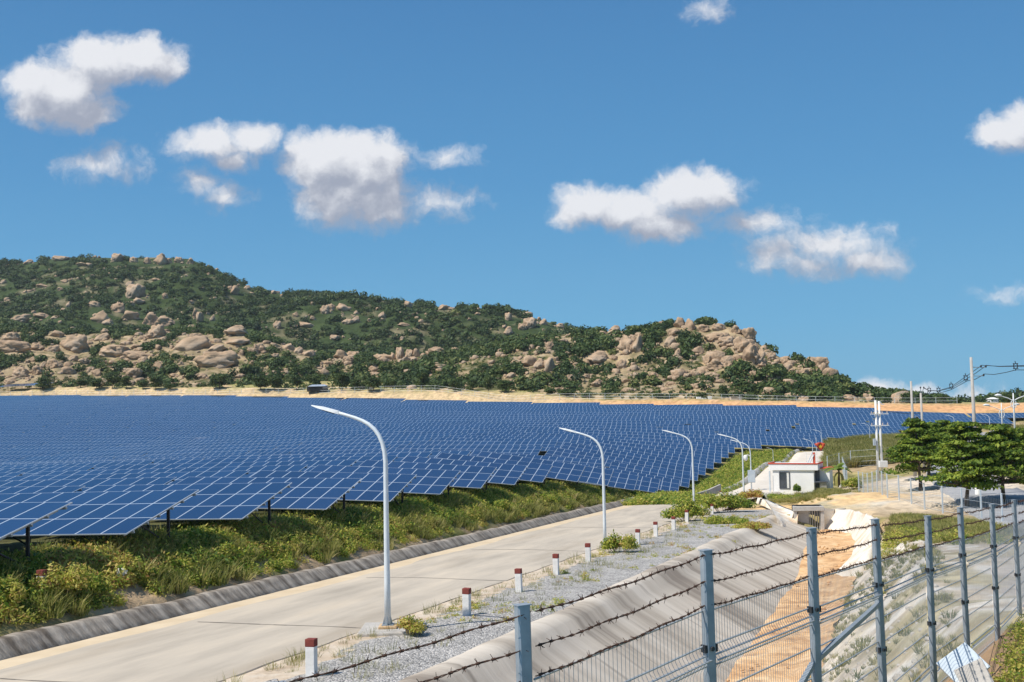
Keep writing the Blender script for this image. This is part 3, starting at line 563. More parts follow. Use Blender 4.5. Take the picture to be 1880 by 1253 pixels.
# separate patch of tables above the field at the far left
t = bpy.data.objects.new('solar_table', None); COL.objects.link(t)
pa = P(84, 713, 424); pb = P(-40, 719, 428)
ex = Vector(pa-pb).normalized(); n_ = (Vector((0, 0, 1))-ex*ex.z).normalized(); fw = n_.cross(ex)
t.matrix_world = Matrix(((ex[0], fw[0], n_[0], pa[0]), (ex[1], fw[1], n_[1], pa[1]), (ex[2], fw[2], n_[2], pa[2]+1.3), (0, 0, 0, 1)))
tag(t, 'lone solar table standing apart on a bank at far left below the boulders', 'solar table')
link('panel_array', mesh_of(('arr', 20), lambda: panel_box(20, 3)), None, t); link('support_frame', mesh_of(('fr', 20), lambda: frame_mb(20).mesh('support_frame')), Mt['steel'], t)
for x in np.arange(-.35, -20, -3.0): link('post', mesh_of('post', lambda: post_mb(0).mesh('post')), Mt['dark'], t, (x, 0, 0))
# ------------------------------------------------------------------ hills
class Hill:
    def __init__(s, name, base, crestl, Yb, Yc, x0, x1, dx, nt_, seed, amp, shape=1.0, back=60, fall=.5):
        s.px = np.arange(x0, x1+1, dx); T = np.linspace(0, 1, nt_)
        yb = np.interp(s.px, *np.array(base).T); yc = np.interp(s.px, *np.array(crestl).T)
        Ybv = np.interp(s.px, *np.array(Yb).T); Ycv = np.interp(s.px, *np.array(Yc).T)
        A = P(s.px, yb, Ybv); B = P(s.px, yc, Ycv)
        X = A[:, None, 0]*(1-T)+B[:, None, 0]*T; Y = A[:, None, 1]*(1-T)+B[:, None, 1]*T
        sh = T**shape*.6+sstep(0, 1, T)*.4
        Z = A[:, None, 2]*(1-sh)+B[:, None, 2]*sh
        edge = np.sin(np.pi*np.clip(T, 0, 1))**.6*(1-.0*T)
        nz = (fbm(X/amp/4.5, Y/amp/4.5, seed, 5)-.5)*2*amp*edge+(fbm(X/7, Y/7, seed+5, 3)-.5)*1.6*(.3+.7*edge)
        s.grid = np.stack([X, Y, Z+nz], -1)
        Bk = s.grid[:, -1:, :]+np.array([[[0, back*f, -back*fall*f**1.3] for f in (.25, .6, 1.0, 2.0)]])
        Fr = s.grid[:, :1, :]+np.array([[[0, -1.0, -3.0]]])
        s.full = np.concatenate([Fr, s.grid, Bk], 1); s.name = name; s.T = T
        fx, fy = proj(s.grid.reshape(-1, 3)); s.py = fy.reshape(X.shape)
    def build(s, colfn):
        n, k = s.full.shape[:2]; idx = np.arange(n*k).reshape(n, k)
        Fq = np.stack([idx[:-1, :-1], idx[1:, :-1], idx[1:, 1:], idx[:-1, 1:]], -1).reshape(-1, 4)
        V = s.full.reshape(-1, 3); o = link('hill', npmesh('hill', V, Fq, True, col=colfn(V)), Mt['hill']); o['kind'] = 'structure'; return o
    def at(s, px, t):
        i = np.clip((px-s.px[0])/(s.px[1]-s.px[0]), 0, len(s.px)-1.001); j = np.clip(t, 0, 1)*(len(s.T)-1.0001)
        i0 = i.astype(int); j0 = j.astype(int); fi = (i-i0)[..., None]; fj = (j-j0)[..., None]; g_ = s.grid
        return (g_[i0, j0]*(1-fi)+g_[i0+1, j0]*fi)*(1-fj)+(g_[i0, j0+1]*(1-fi)+g_[i0+1, j0+1]*fi)*fj
    def pick(s, px, py):                             # first visible surface point under a picture point
        i = int(round(np.clip((px-s.px[0])/(s.px[1]-s.px[0]), 0, len(s.px)-1))); col = s.py[i]
        j = np.argmax(col <= py) if (col <= py).any() else len(col)-1
        return s.grid[i, j]
SKY_B = [(-250, 480), (-60, 480), (60, 482), (95, 475), (200, 474), (285, 473), (352, 476), (368, 486), (400, 497), (430, 515), (470, 533), (520, 541), (560, 537), (610, 537), (650, 544), (700, 552), (760, 557), (800, 564), (830, 566), (880, 569), (930, 578), (980, 590), (1030, 602), (1080, 622), (1150, 660), (1250, 700)]
SKY_F = [(-250, 602), (0, 604), (100, 610), (200, 614), (280, 606), (400, 606), (450, 612), (520, 632), (600, 655), (700, 664), (800, 652), (850, 644), (900, 636), (1000, 620), (1060, 610), (1110, 609), (1180, 606), (1240, 600), (1262, 598), (1290, 597), (1340, 598), (1370, 613), (1400, 637), (1440, 661), (1480, 668), (1520, 675), (1540, 697), (1580, 718), (1620, 728), (1680, 740), (1760, 750)]
hb = Hill('hill', [(-250, 672), (600, 690), (1250, 720)], SKY_B, [(-250, 620), (1250, 500)], [(-250, 1050), (600, 900), (1250, 680)], -250, 1250, 8, 60, 3, 16, 1.0, 80)
hf = Hill('hill', [(-250, 716), (0, 717), (600, 719), (1000, 727), (1300, 735), (1680, 743), (1760, 752)], SKY_F, [(-250, 450), (0, 434), (940, 364), (1300, 324), (1650, 298), (1760, 296)], [(-250, 590), (0, 575), (700, 500), (1100, 460), (1300, 425), (1560, 355), (1760, 312)], -250, 1760, 6, 60, 9, 7, .9, 40)
hr = Hill('hill', [(1560, 752), (2150, 745)], [(1560, 748), (1640, 741), (1700, 742), (1760, 745), (1800, 741), (1825, 733), (1855, 726), (1885, 729), (1960, 722), (2150, 728)], [(1560, 420), (2150, 420)], [(1560, 560), (2150, 620)], 1560, 2150, 8, 24, 19, 3, 1.0, 50)
def colB(V): n = fbm(V[:, 0]/14, V[:, 1]/14, 51)[:, None]; n_2 = fbm(V[:, 0]/3, V[:, 1]/3, 52)[:, None]; return mixc(c(.045, .068, .024), c(.20, .175, .105), sstep(.58, .72, n))*(.75+.5*n_2)
def colF(V):
    n = fbm(V[:, 0]/9, V[:, 1]/9, 61)[:, None]; n_2 = fbm(V[:, 0]/2.5, V[:, 1]/2.5, 62)[:, None]
    n_3 = fbm(V[:, 0]/.9, V[:, 1]/.9, 63)[:, None]; a = mixc(c(.10, .105, .04), c(.34, .26, .155), sstep(.36, .52, n*.6+n_2*.4)); a = mixc(a, c(.42, .34, .25), sstep(.6, .7, n_3)*.6); return a*(.6+.8*n_2)
hb.build(colB); hf.build(colF); hr.build(colF)
# boulders: notable ones by their picture place and size, then smaller ones among them
rock_meshes = []
for s_ in range(9):
    bm = bmesh.new(); bmesh.ops.create_icosphere(bm, subdivisions=4 if s_ < 5 else 3, radius=1)
    rs = random.Random(s_); planes = [(Vector((rs.gauss(0, 1), rs.gauss(0, 1), rs.gauss(0, .8))).normalized(), .52+.28*rs.random()) for _ in range(11)]
    off = Vector((s_*7.3, 1.7*s_, 3.1)); from mathutils import noise as mn
    for v in bm.verts:
        p = v.co.copy()
        for nrm, d_ in planes:
            e = p.dot(nrm)-d_
            if e > 0: p -= nrm*e*.86
        p *= 1.15; p += v.normal*(mn.fractal(p*1.8+off, .9, 2.1, 5)*.22)
        ck = mn.noise(p*1.3+off*2); p *= 1-.22*math.exp(-(ck/.07)**2)
        v.co = p
    me = bpy.data.meshes.new('boulder'); bm.to_mesh(me); bm.free(); me.materials.append(Mt['rock'])
    me.polygons.foreach_set('use_smooth', [True]*len(me.polygons)); rock_meshes.append(me)
BB = """57 480 16 9|110 475 30 10|211 474 22 18|246 477 16 12|290 475 24 24|272 480 14 14|330 477 16 14|353 480 14 12|310 479 10 12|400 495 8 5|149 488 26 7|250 537 34 30|240 526 18 12|432 534 18 20|452 528 14 10|117 520 16 8|80 525 20 7|181 584 32 24|218 570 24 20|241 580 34 22|275 590 30 24|305 592 36 20|200 592 20 12|358 576 12 22|368 588 12 20|37 584 30 15|77 584 26 11|100 583 18 8|124 560 8 12|177 564 22 12|256 553 22 14|300 545 10 12|390 584 10 14|10 517 14 9|284 515 14 6|345 506 8 5|
753 558 15 16|815 564 26 14|630 564 28 18|597 574 16 18|937 584 13 16|974 594 26 22|935 607 20 16|999 592 18 12|1027 599 14 10|960 600 16 14|880 577 10 6|700 580 14 14|655 588 16 14|640 596 20 12|575 585 12 10|560 598 24 12|513 598 14 16|540 578 9 12|605 566 14 14|570 600 26 10|610 622 18 10|705 590 12 8|745 600 26 8|830 567 12 6|880 567 10 5|512 536 9 6|""".replace('\n', '')
FB = """18 619 30 18|104 614 28 15|141 632 46 34|28 637 54 22|67 639 20 14|186 618 34 14|193 606 14 13|291 609 30 26|275 618 14 14|358 629 76 32|434 606 44 20|436 627 42 16|397 639 36 14|404 660 74 34|482 641 18 16|469 638 10 13|531 636 26 16|549 644 20 15|566 649 22 12|214 646 58 24|248 654 52 18|100 668 30 20|82 672 14 13|70 683 18 18|40 686 30 20|120 680 28 16|177 686 20 15|240 686 28 18|291 671 18 16|330 668 12 8|60 660 16 10|135 658 20 13|150 664 16 12|230 632 20 10|320 690 16 8|20 698 20 10|205 668 16 10|370 690 18 10|440 690 16 8|505 655 14 10|600 668 20 8|95 640 26 14|250 636 20 10|
707 613 42 14|711 628 16 16|687 621 22 13|734 633 15 26|753 636 17 18|763 636 14 20|786 634 14 16|808 636 32 16|838 637 14 9|649 614 28 18|627 651 28 20|697 647 24 18|744 661 32 12|761 659 22 13|689 681 22 12|665 640 18 12|640 660 20 14|720 648 12 18|675 612 14 10|
1133 604 24 13|1123 610 17 9|1153 632 30 32|1171 632 20 34|1160 640 20 22|1100 656 44 22|1011 666 24 34|972 664 32 22|990 672 24 18|1007 637 15 16|1036 626 17 9|1141 669 17 20|1046 694 15 9|1100 704 15 13|1075 692 16 9|940 690 20 10|900 668 14 8|
1252 592 24 24|1268 597 22 23|1235 610 22 16|1232 625 24 20|1310 622 34 17|1332 626 32 18|1364 633 36 30|1383 648 26 40|1395 655 22 34|1374 614 28 24|1350 606 20 16|1320 602 24 14|1290 605 26 14|1245 650 15 20|1282 644 24 18|1317 650 16 16|1317 669 32 20|1300 660 16 24|1340 672 14 18|1408 628 14 10|1420 655 16 14|1440 664 14 12|
1494 655 34 18|1508 666 28 20|1516 676 18 26|1478 660 14 14|1480 684 18 16|1530 690 10 12|1450 675 14 12|1400 672 18 12|1565 731 26 13|1599 733 18 12|1480 735 20 12|1097 707 17 12|1260 690 14 8|1200 690 16 10|1150 700 18 10|1560 705 14 12|1415 700 14 8|1230 705 20 8|1385 705 12 8|1320 700 18 9|""".replace('\n', '')
LABB = {(404, 660): 'biggest smooth tan slab boulder at the foot of the left hill', (358, 629): 'wide domed tan boulder above the biggest slab on the left hill', (141, 632): 'smooth sheer tan boulder slab near the left edge', (28, 637): 'broad jointed boulder at the left edge of the hillside',
        (290, 475): 'tallest block of rock on the skyline of the high dark hill', (211, 474): 'spiky rock stack on the skyline left of the tallest block', (250, 537): 'bare cracked cliff high on the dark green hillside', (1252, 592): 'tall square boulder crowning the right hill', (1268, 597): 'orange round boulder beside the square one crowning the right hill',
        (1171, 632): 'upright pointed boulder of the cluster on the right hill shoulder', (1494, 655): 'stepped rock ledge on the right shoulder of the hill', (1508, 666): 'blocky cliff rock overhanging the right end of the hill', (1383, 648): 'steep orange cliff face on the right hill', (1133, 604): 'rounded boulder perched alone on the skyline right of the saddle', (1011, 666): 'tall pale leaning boulder low on the right hill', (1100, 656): 'wide flat topped pale outcrop of the right hill', (214, 646): 'long low tan slab between shrubs on the left hill'}
rocks2d = {id(hb): [], id(hf): []}; nbl = 0
def put_rock(h, px, py, w, hh, lab, grp, jit=True):
    global nbl
    p = h.pick(px, py+hh*.42); Y = p[1]; sc = Y/FPX
    o = link('boulder', rock_meshes[random.randrange(9)]); nbl += 1
    sx_, sz_ = w*sc*.53, hh*sc*.56; sy_ = (sx_+sz_)*.5*random.uniform(.8, 1.2)
    o.scale = (sx_, sy_, sz_); o.rotation_euler = (random.uniform(-.2, .2), random.uniform(-.2, .2), random.choice((0, math.pi))+random.uniform(-.4, .4))
    o.location = (p[0], p[1]+sy_*.25, p[2]+sz_*.42); tag(o, lab, 'boulder', grp); rocks2d[id(h)].append((px, py, w, hh))
for h, txt, gl_, gg in ((hb, BB, 'tan granite boulder among dark scrub on the far hill', 'boulders on the far dark hill'), (hf, FB, 'tan granite boulder on the nearer rocky foothills', 'boulders on the nearer foothills')):
    for it in txt.split('|'):
        if not it.strip(): continue
        px, py, w, hh = map(float, it.split()); put_rock(h, px, py, w, hh, LABB.get((int(px), int(py)), gl_), gg)
    base = list(rocks2d[id(h)])
    for _ in range(52 if h is hb else 60):
        bx, by, w, hh = random.choice(base); s = random.uniform(3.5, 8)
        put_rock(h, bx+random.gauss(0, w*.9+8), by+random.gauss(2, 10), s*1.25, s, gl_, gg)
print('boulders', nbl)
def scatter(tV, tF, pos, scl, rz, tint=None, tclump=None):
    m = len(tV); k = len(pos); ca, sa = np.cos(rz), np.sin(rz); scl = np.asarray(scl); scl = scl if scl.ndim == 2 else np.repeat(scl[:, None], 3, 1)
    X = tV[None, :, 0]*scl[:, None, 0]; Y = tV[None, :, 1]*scl[:, None, 1]; Z = tV[None, :, 2]*scl[:, None, 2]
    V = np.stack([X*ca[:, None]-Y*sa[:, None], X*sa[:, None]+Y*ca[:, None], Z], -1)+pos[:, None, :]
    Fq = (tF[None]+np.arange(k)[:, None, None]*m).reshape(-1, tF.shape[1])
    T = None if tint is None else np.clip(tint[None, :]+tclump[:, None], 0, 1).reshape(-1)
    return V.reshape(-1, 3), Fq, T
rub = np.array([v.co for v in rock_meshes[8].vertices]); bm = bmesh.new(); bmesh.ops.create_icosphere(bm, subdivisions=2, radius=1)
rubV = np.array([v.co for v in bm.verts]); rubF = np.array([[v.index for v in f.verts] for f in bm.faces]); bm.free()
rubV = rubV*(1+.35*(np.array([mn.noise(Vector(v)*1.7) for v in rubV])[:, None])); rubV[:, 2] = np.clip(rubV[:, 2], -.5, .75)
PS, SC = [], []
for h, cnt, gate in ((hb, 800, .56), (hf, 3000, .44)):
    px = rng.uniform(h.px[0]+60, h.px[-1]-60, cnt*6); t = rng.uniform(.06, .97, cnt*6); p = h.at(px, t)
    ok = fbm(p[:, 0]/16, p[:, 1]/16, 71) > gate; p = p[ok][:cnt]; PS.append(p); SC.append(rng.gamma(2.2, .34, len(p))[:, None]*rng.uniform(.6, 1.3, (len(p), 3))*(1.3 if h is hb else 1.0))
PS = np.concatenate(PS); SC = np.concatenate(SC); V, Fq, _ = scatter(rubV, rubF, PS, SC, rng.uniform(0, 6.3, len(PS)))
o = link('rubble', npmesh('rubble', V, Fq, True), Mt['rock']); tag(o, 'small scattered stones and rubble over the hillsides', 'rubble', kind='stuff')
# leaf clumps
def leaf_template(n, rad, size, seed, shell=.55, flat=1.0, elong=1.0):
    r = np.random.default_rng(seed); d = r.normal(size=(n, 3)); d /= np.linalg.norm(d, axis=1)[:, None]
    rr_ = (shell+(1-shell)*r.random(n))[:, None]; p = d*rr_*np.array(rad); p[:, 2] = np.where(p[:, 2] < -.45*rad[2], -.45*rad[2]*r.random(n), p[:, 2])
    nrm = d+r.normal(size=(n, 3))*.7; nrm[:, 2] += flat*.6; nrm /= np.linalg.norm(nrm, axis=1)[:, None]
    a = np.cross(nrm, r.normal(size=(n, 3))); a /= np.linalg.norm(a, axis=1)[:, None]; b = np.cross(nrm, a); s = size*r.uniform(.55, 1.3, n)[:, None]
    V = np.stack([p-a*s*elong, p-b*s*.55, p+a*s*elong, p+b*s*.55], 1).reshape(-1, 3); tint = np.repeat(np.clip(r.normal(.45, .2, n), 0, 1), 4)
    return V, np.arange(n*4).reshape(n, 4), tint
def stuff(name, label, cat, m, parts_):
    V = np.concatenate([p[0] for p in parts_]); off = np.cumsum([0]+[len(p[0]) for p in parts_[:-1]]); Fq = np.concatenate([p[1]+o_ for p, o_ in zip(parts_, off)]); T = np.concatenate([p[2] for p in parts_])
    o = link(name, npmesh(name, V, Fq, tint=T), m); return tag(o, label, cat, kind='stuff')
def clear_of(h, px, py):
    ok = np.ones(len(px), bool)
    for (bx, by, w, hh) in rocks2d.get(id(h), []): ok &= ((px-bx)/(w*.62+4))**2+((py-3-by-hh*.12)/(hh*.62+3))**2 > 1
    return ok
for h, cnt, lab in ((hb, 9500, 'dense dark green scrub covering the far hill'), (hf, 7500, 'green thorn scrub dotted over the rocky foothills'), (hr, 900, 'scrub on the low distant ridge at the right')):
    px = rng.uniform(h.px[0]+10, h.px[-1]-10, cnt*3); t = rng.beta(1.0, .95, cnt*3) if h is not hf else .02+.98*rng.beta(1.1, .95, cnt*3)
    p = h.at(px, t); n1_ = fbm(p[:, 0]/20, p[:, 1]/20, 81); n2_ = fbm(p[:, 0]/6, p[:, 1]/6, 82)
    if h is hb: ok = (n2_ > .30)
    elif h is hf: ok = (n1_*.6+n2_*.4+.08*(t > .8)-.05*((px > 850) & (px < 1300) & (t < .55))+.05*(px < 700) > .46)
    else: ok = n2_ > .4
    fx, fy = proj(p); ok &= clear_of(h, fx, fy)
    if h is hf: ok &= (t > .10) | (rng.random(len(t)) < .22)
    p = p[ok][:cnt]; k = len(p); parts_ = []
    for s_ in range(3):
        tv, tf, ti = leaf_template(84, (1.0, 1.0, .85), .25, 100+s_, .55); q = p[s_::3]; kk = len(q)
        sc = rng.gamma(4.5, .48 if h is not hf else .38, kk)[:, None]*rng.uniform(.8, 1.25, (kk, 3)); sc[:, 2] *= .85; sc = np.minimum(sc, 3.0 if h is hf else 4.2)
        q = q+np.stack([np.zeros(kk), np.zeros(kk), sc[:, 2]*.35], -1)
        parts_.append(scatter(tv, tf, q, sc, rng.uniform(0, 6.3, kk), ti, rng.normal(-.10 if h is hb else 0.0, .19, kk)))
    if h is not hr:                                  # low growth between the big bushes
        px = rng.uniform(h.px[0]+10, h.px[-1]-10, 16000); t = rng.random(16000); p = h.at(px, t); fx, fy = proj(p); ok = clear_of(h, fx, fy) & (fbm(p[:, 0]/9, p[:, 1]/9, 84) > (.42 if h is hf else .3)); p = p[ok][:6500]; kk = len(p)
        tv, tf, ti = leaf_template(30, (1.0, 1.0, .8), .36, 150, .5); parts_.append(scatter(tv, tf, p+np.array([0, 0, .15]), rng.gamma(5, .13, kk)[:, None]*rng.uniform(.7, 1.2, (kk, 3)), rng.uniform(0, 6.3, kk), ti, rng.normal(.1, .2, kk)))
    stuff('scrub', lab, 'scrub', Mt['scrub'], parts_)
# ------------------------------------------------------------------ trees and shrubs
def tree_parts(root, height, width, seed, m, trunk_h=None, leaf=.34, nclump=26, nleaf=80, tiers=False, depth=None, trunk_r=None):
    r = random.Random(seed); th = trunk_h if trunk_h is not None else height*.25; dpt = depth or width
    tb = MB(); tr_ = trunk_r or max(.08, height*.022)
    tb.tube([(0, 0, -.3), (.02, 0, th*.5), (r.uniform(-.1, .1), r.uniform(-.1, .1), th), (r.uniform(-.2, .2), r.uniform(-.2, .2), height*.8)], [tr_*1.3, tr_, tr_*.8, tr_*.25], 7)
    parts_ = []
    for i in range(nclump):
        an = r.random()*6.283
        if tiers:
            lv = r.random()**.8; z = th+.1+(height-th-.2)*lv; wmax = (1-.80*lv**1.6)*(1 if lv > .06 else .85); rad = wmax*(.35+.65*math.sqrt(r.random()))
            rx = (.16+.06*r.random())*width*(1-.45*lv); rz_ = rx*r.uniform(.2, .3)
        else:
            z = th+(height-th)*(.12+.75*r.random()); f = (z-th)/(height-th); wmax = math.sqrt(max(.05, 1-(2*f-.85)**2*.85)); rad = wmax*math.sqrt(r.random())*.78
            rx = width*r.uniform(.16, .26); rz_ = rx*r.uniform(.6, .8)
        x, y = math.cos(an)*rad*width/2*.8, math.sin(an)*rad*dpt/2*.8
        if i % 2 == 0: tb.tube([(0, 0, min(z-.1, th+ (z-th)*.4)), (x*.5, y*.5, (z+th)*.5), (x, y, z)], [tr_*.45, tr_*.3, tr_*.12], 4, cap=False)
        tv, tf, ti = leaf_template(nleaf, (rx, rx, rz_), leaf, seed*91+i, .45, 1.6 if tiers else .8)
        parts_.append((tv+np.array([x, y, z]), tf, np.clip(ti+r.gauss(0, .1), 0, 1)))
    tb.build('trunk', Mt['bark'], root, smooth=True)
    V = np.concatenate([p[0] for p in parts_]); off = np.cumsum([0]+[len(p[0]) for p in parts_[:-1]])
    link('crown', npmesh('crown', V, np.concatenate([p[1]+o_ for p, o_ in zip(parts_, off)]), tint=np.concatenate([p[2] for p in parts_])), m, root)
tproto = []
for s_ in range(4):
    e = bpy.data.objects.new('tree', None); COL.objects.link(e); tree_parts(e, 5.0, 6.0, 40+s_, Mt['scrub'], .9, .30, 24, 70); tproto.append(e)
TREES = [(80, 715, 38, 24, 'solitary round dark tree at far left beside the lone solar table'), (148, 714, 30, 15, ''), (178, 713, 34, 18, ''), (206, 713, 34, 28, ''), (232, 713, 28, 22, ''), (286, 712, 30, 26, 'upright dark tree in the gap right of the hedge of trees at left'), (262, 712, 20, 14, ''), (312, 708, 24, 12, ''), (403, 716, 44, 26, 'wide round tree standing alone left of the tin roofed shed'), (478, 717, 42, 28, ''), (505, 716, 36, 26, ''), (545, 716, 34, 26, ''), (575, 713, 36, 26, ''), (628, 711, 36, 34, 'large round tree just right of the tin roofed shed'), (655, 706, 30, 20, ''), (686, 707, 46, 24, ''), (716, 706, 30, 20, ''), (775, 715, 30, 36, 'tall tree in the middle of the strip below the saddle'), (835, 717, 30, 20, ''), (868, 717, 26, 22, ''), (897, 718, 24, 28, ''), (930, 720, 44, 22, 'broad dark tree left of the orange cut bank'), (1010, 712, 30, 12, ''), (1040, 716, 40, 16, ''), (1080, 718, 30, 14, ''), (1290, 730, 28, 16, ''), (1329, 732, 26, 28, 'upright tree right of the white blocks on the far bank'), (1210, 725, 30, 14, ''), (1430, 735, 36, 16, ''), (1225, 728, 22, 12, ''), (1376, 735, 22, 10, ''), (1630, 742, 26, 14, ''), (1665, 743, 36, 22, ''), (1730, 746, 26, 22, 'dark tree on the skyline between the concrete utility poles'), (1760, 748, 20, 14, ''), (1850, 740, 34, 22, '')]
for i, (px, py, w, h_, lab) in enumerate(TREES):
    e = tproto[i % 4] if i < 4 else copy_tree(tproto[i % 4]); Y = float(yfar(px))-random.uniform(0, 4); p = P(px, py, Y); s = Y/FPX
    e.location = (p[0], Y, G(p[0], Y)-.1); e.scale = (w*s/6, w*s/6, h_*s/5); e.rotation_euler = (0, 0, random.random()*6)
    tag(e, lab or 'dark green tree in the line at the foot of the hills', 'tree', 'trees at the foot of the hills')
# the layered trees by the right road
for i, (px, py, Y, ytop, wpx, lab) in enumerate([(1690, 893, 100, 772, 118, 'leftmost layered tree overlapping the white twin pole by the right road'), (1706, 888, 112, 780, 130, 'layered tree close behind the leftmost one by the right road'), (1775, 922, 82.5, 776, 134, 'layered tree in the middle of the roadside group, left of the tallest pole'),
                                               (1842, 917, 83.5, 782, 150, 'big layered tree with a bare brown trunk right of the tallest pole'), (1868, 905, 104, 790, 96, 'layered tree behind the right edge of the roadside group'), (1740, 880, 125, 774, 90, 'layered tree at the back of the roadside group')]):
    p = P(px, py, Y); s = Y/FPX; z = G(p[0], Y); H = (py-ytop)*s+(p[2]-z)
    e = empty('layered_tree', (p[0], Y, z), lab, 'tree', 'layered trees along the right road'); tree_parts(e, H*1.02, wpx*s*1.14, 60+i, Mt['tree'], H*.23, .16, 70, 150, True, trunk_r=.16)
# ------------------------------------------------------------------ street lamps with one curved arm
def street_lamp():
    e = bpy.data.objects.new('street_lamp', None); COL.objects.link(e); ad = Vector((-.945, .326, 0))
    prof = [(0, 0), (0, 1.3), (0, 2.6), (0, 4.0), (0, 4.85), (.03, 5.15), (.10, 5.42), (.21, 5.65), (.36, 5.84), (.55, 5.99), (.76, 6.10), (1.0, 6.19), (1.3, 6.28), (1.62, 6.37)]
    rad = [.098, .09, .082, .074, .069, .067, .065, .063, .061, .058, .055, .052, .048, .045]
    mb = MB(); mb.tube([tuple(ad*x)[:2]+(z,) for x, z in prof], rad, 10); mb.build('pole', Mt['pole'], e, smooth=True)
    h = MB(); a = ad*1.55; b = ad*2.15; t0 = ad*2.5
    up = Vector((0, 0, 1)); sd = ad.cross(up).normalized()
    def ring(c0, z, w, t): return [c0+sd*w+up*(z-t), c0+sd*w*.8+up*(z+t), c0-sd*w*.8+up*(z+t), c0-sd*w+up*(z-t)]
    R1 = [ring(a, 6.355, .055, .05), ring(ad*1.7, 6.40, .10, .045), ring(b, 6.52, .11, .04), ring(ad*2.3, 6.55, .075, .03), ring(t0, 6.60, .03, .012)]
    V = [p for r_ in R1 for p in r_]; Fs = [(3, 2, 1, 0), (16, 17, 18, 19)]+[(i*4+j, i*4+(j+1) % 4, (i+1)*4+(j+1) % 4, (i+1)*4+j) for i in range(4) for j in range(4)]
    h.add(V, Fs); hd = h.build('lamp_head', Mt['lampw'], e)
    l = MB(); l.add([ad*1.72+sd*.085+up*6.345, ad*1.72-sd*.085+up*6.345, ad*2.12-sd*.09+up*6.468, ad*2.12+sd*.09+up*6.468], [(0, 1, 2, 3)])
    l.add([ad*1.72+sd*.085+up*6.33, ad*1.72-sd*.085+up*6.33, ad*2.12-sd*.09+up*6.45, ad*2.12+sd*.09+up*6.45], [(3, 2, 1, 0)]); l.build('lens', Mt['dark'], hd)
    f = MB(); f.prism([(-.17, -.17), (.17, -.17), (.17, .17), (-.17, .17)], -.02, .02)
    for i in range(4):
        an = i*math.pi/2; d = Vector((math.cos(an), math.sin(an), 0)); n_ = Vector((-d.y, d.x, 0))*.008
        f.add([d*.08+n_, d*.16+n_, d*.09+n_+up*.28, d*.08-n_, d*.16-n_, d*.09-n_+up*.28], [(0, 1, 2), (5, 4, 3), (1, 4, 5, 2)])
    f.build('base_plate', Mt['steel'], e)
    return e
proto = street_lamp(); LM = [(712, 33.0, 0, 758, 'nearest white curved street lamp on a concrete block by the road'), (1111, 60.0, 1003, 786, 'second nearest white curved street lamp beside the gravel strip'), (1274, 96.0, 922, 790, 'third white curved street lamp where the road dips'), (1366, 110.0, 914, 797, 'white curved street lamp in front of the one carrying a camera'),
      (1380, 133.0, 902, 808, 'white curved street lamp with a grey box and dome camera'), (1418, 166.0, 0, 822, 'curved street lamp rising behind the left end of the gatehouse roof'), (1479, 178.0, 0, 828, 'curved street lamp rising behind the right half of the gatehouse roof'), (1447, 182.0, 0, 836, 'low curved street lamp between two others behind the gatehouse roof'),
      (1491, 176.0, 0, 806, 'slim street lamp standing left of the red flag'), (1508, 192.0, 0, 789, 'slim street lamp rising right above the red flag'), (1597, 200.0, 0, 777, 'small curved street lamp at the field edge left of the white twin pole'),
      (1753, 205.0, 0, 762, 'small curved street lamp half hidden behind the layered trees'), (1818, 232.0, 0, 760, 'small curved street lamp at the field edge right of the tallest pole')]
LAMPPOS = []
for i, (px, Y, yb, yt, lab) in enumerate(LM):
    e = proto if i == 0 else copy_tree(proto); X = on(px, Y) if not yb else P(px, yb, Y)[0]; z = G(X, Y)
    if i == 0: X = P(712, 1152, 33)[0]; z = float(zr(33))+.22
    tz = P(px, yt, Y)[2]; s = (tz-z)/6.56 if i else 1.0
    e.location = (X, Y, z); e.scale = (s, s, s); e.rotation_euler = (0, 0, random.uniform(-.06, .06) if i else 0); tag(e, lab, 'street lamp', 'curved street lamps along the roads'); LAMPPOS.append((X, Y, z, s))
X, Y, z, s = LAMPPOS[0]
fb = MB(); fb.box((X+.15, Y, float(zr(33))+.0), (1.9, 1.7, .30), None); fb2 = fb.build('footing', Mt['conc'], bevel=.04); tag(fb2, 'square concrete block under the nearest street lamp', 'footing')
pd = MB(); pd.box((X+.02, Y-.02, float(zr(33))+.18), (.55, .55, .09)); pd.build('plinth', mat('plinth_sand', [(.5, .33, .18), (.6, .45, .28)], scale=6), fb2, bevel=.03)
# dome camera and box on the fifth lamp
X, Y, z, s = LAMPPOS[4]
e = empty('security_camera', (X, Y, z+3.0*s), 'white dome security camera on a bracket of a street lamp', 'security camera')
mb = MB(); mb.tube([(0, 0, 1.35), (-.3, 0, 1.55), (-.55, 0, 1.5)], .05, 6); mb.build('bracket', Mt['white'], e)
mb = MB(); mb.tube([(-.6, 0, 1.55), (-.6, 0, 1.42), (-.6, 0, 1.1), (-.6, 0, .95), (-.6, 0, .82)], [.12, .26, .27, .22, .08], 12); mb.build('housing', Mt['white'], e, smooth=True)
e = empty('control_box', (X, Y-.2, z+1.9*s), 'grey blue control box strapped to the lamp with the camera', 'control box')
mb = MB(); mb.box((0, 0, 0), (.85, .3, 1.5)); mb.build('body', Mt['greybox'], e, bevel=.03); mb = MB(); mb.box((.02, -.16, .0), (.72, .02, 1.34)); mb.build('door', Mt['board'], e)
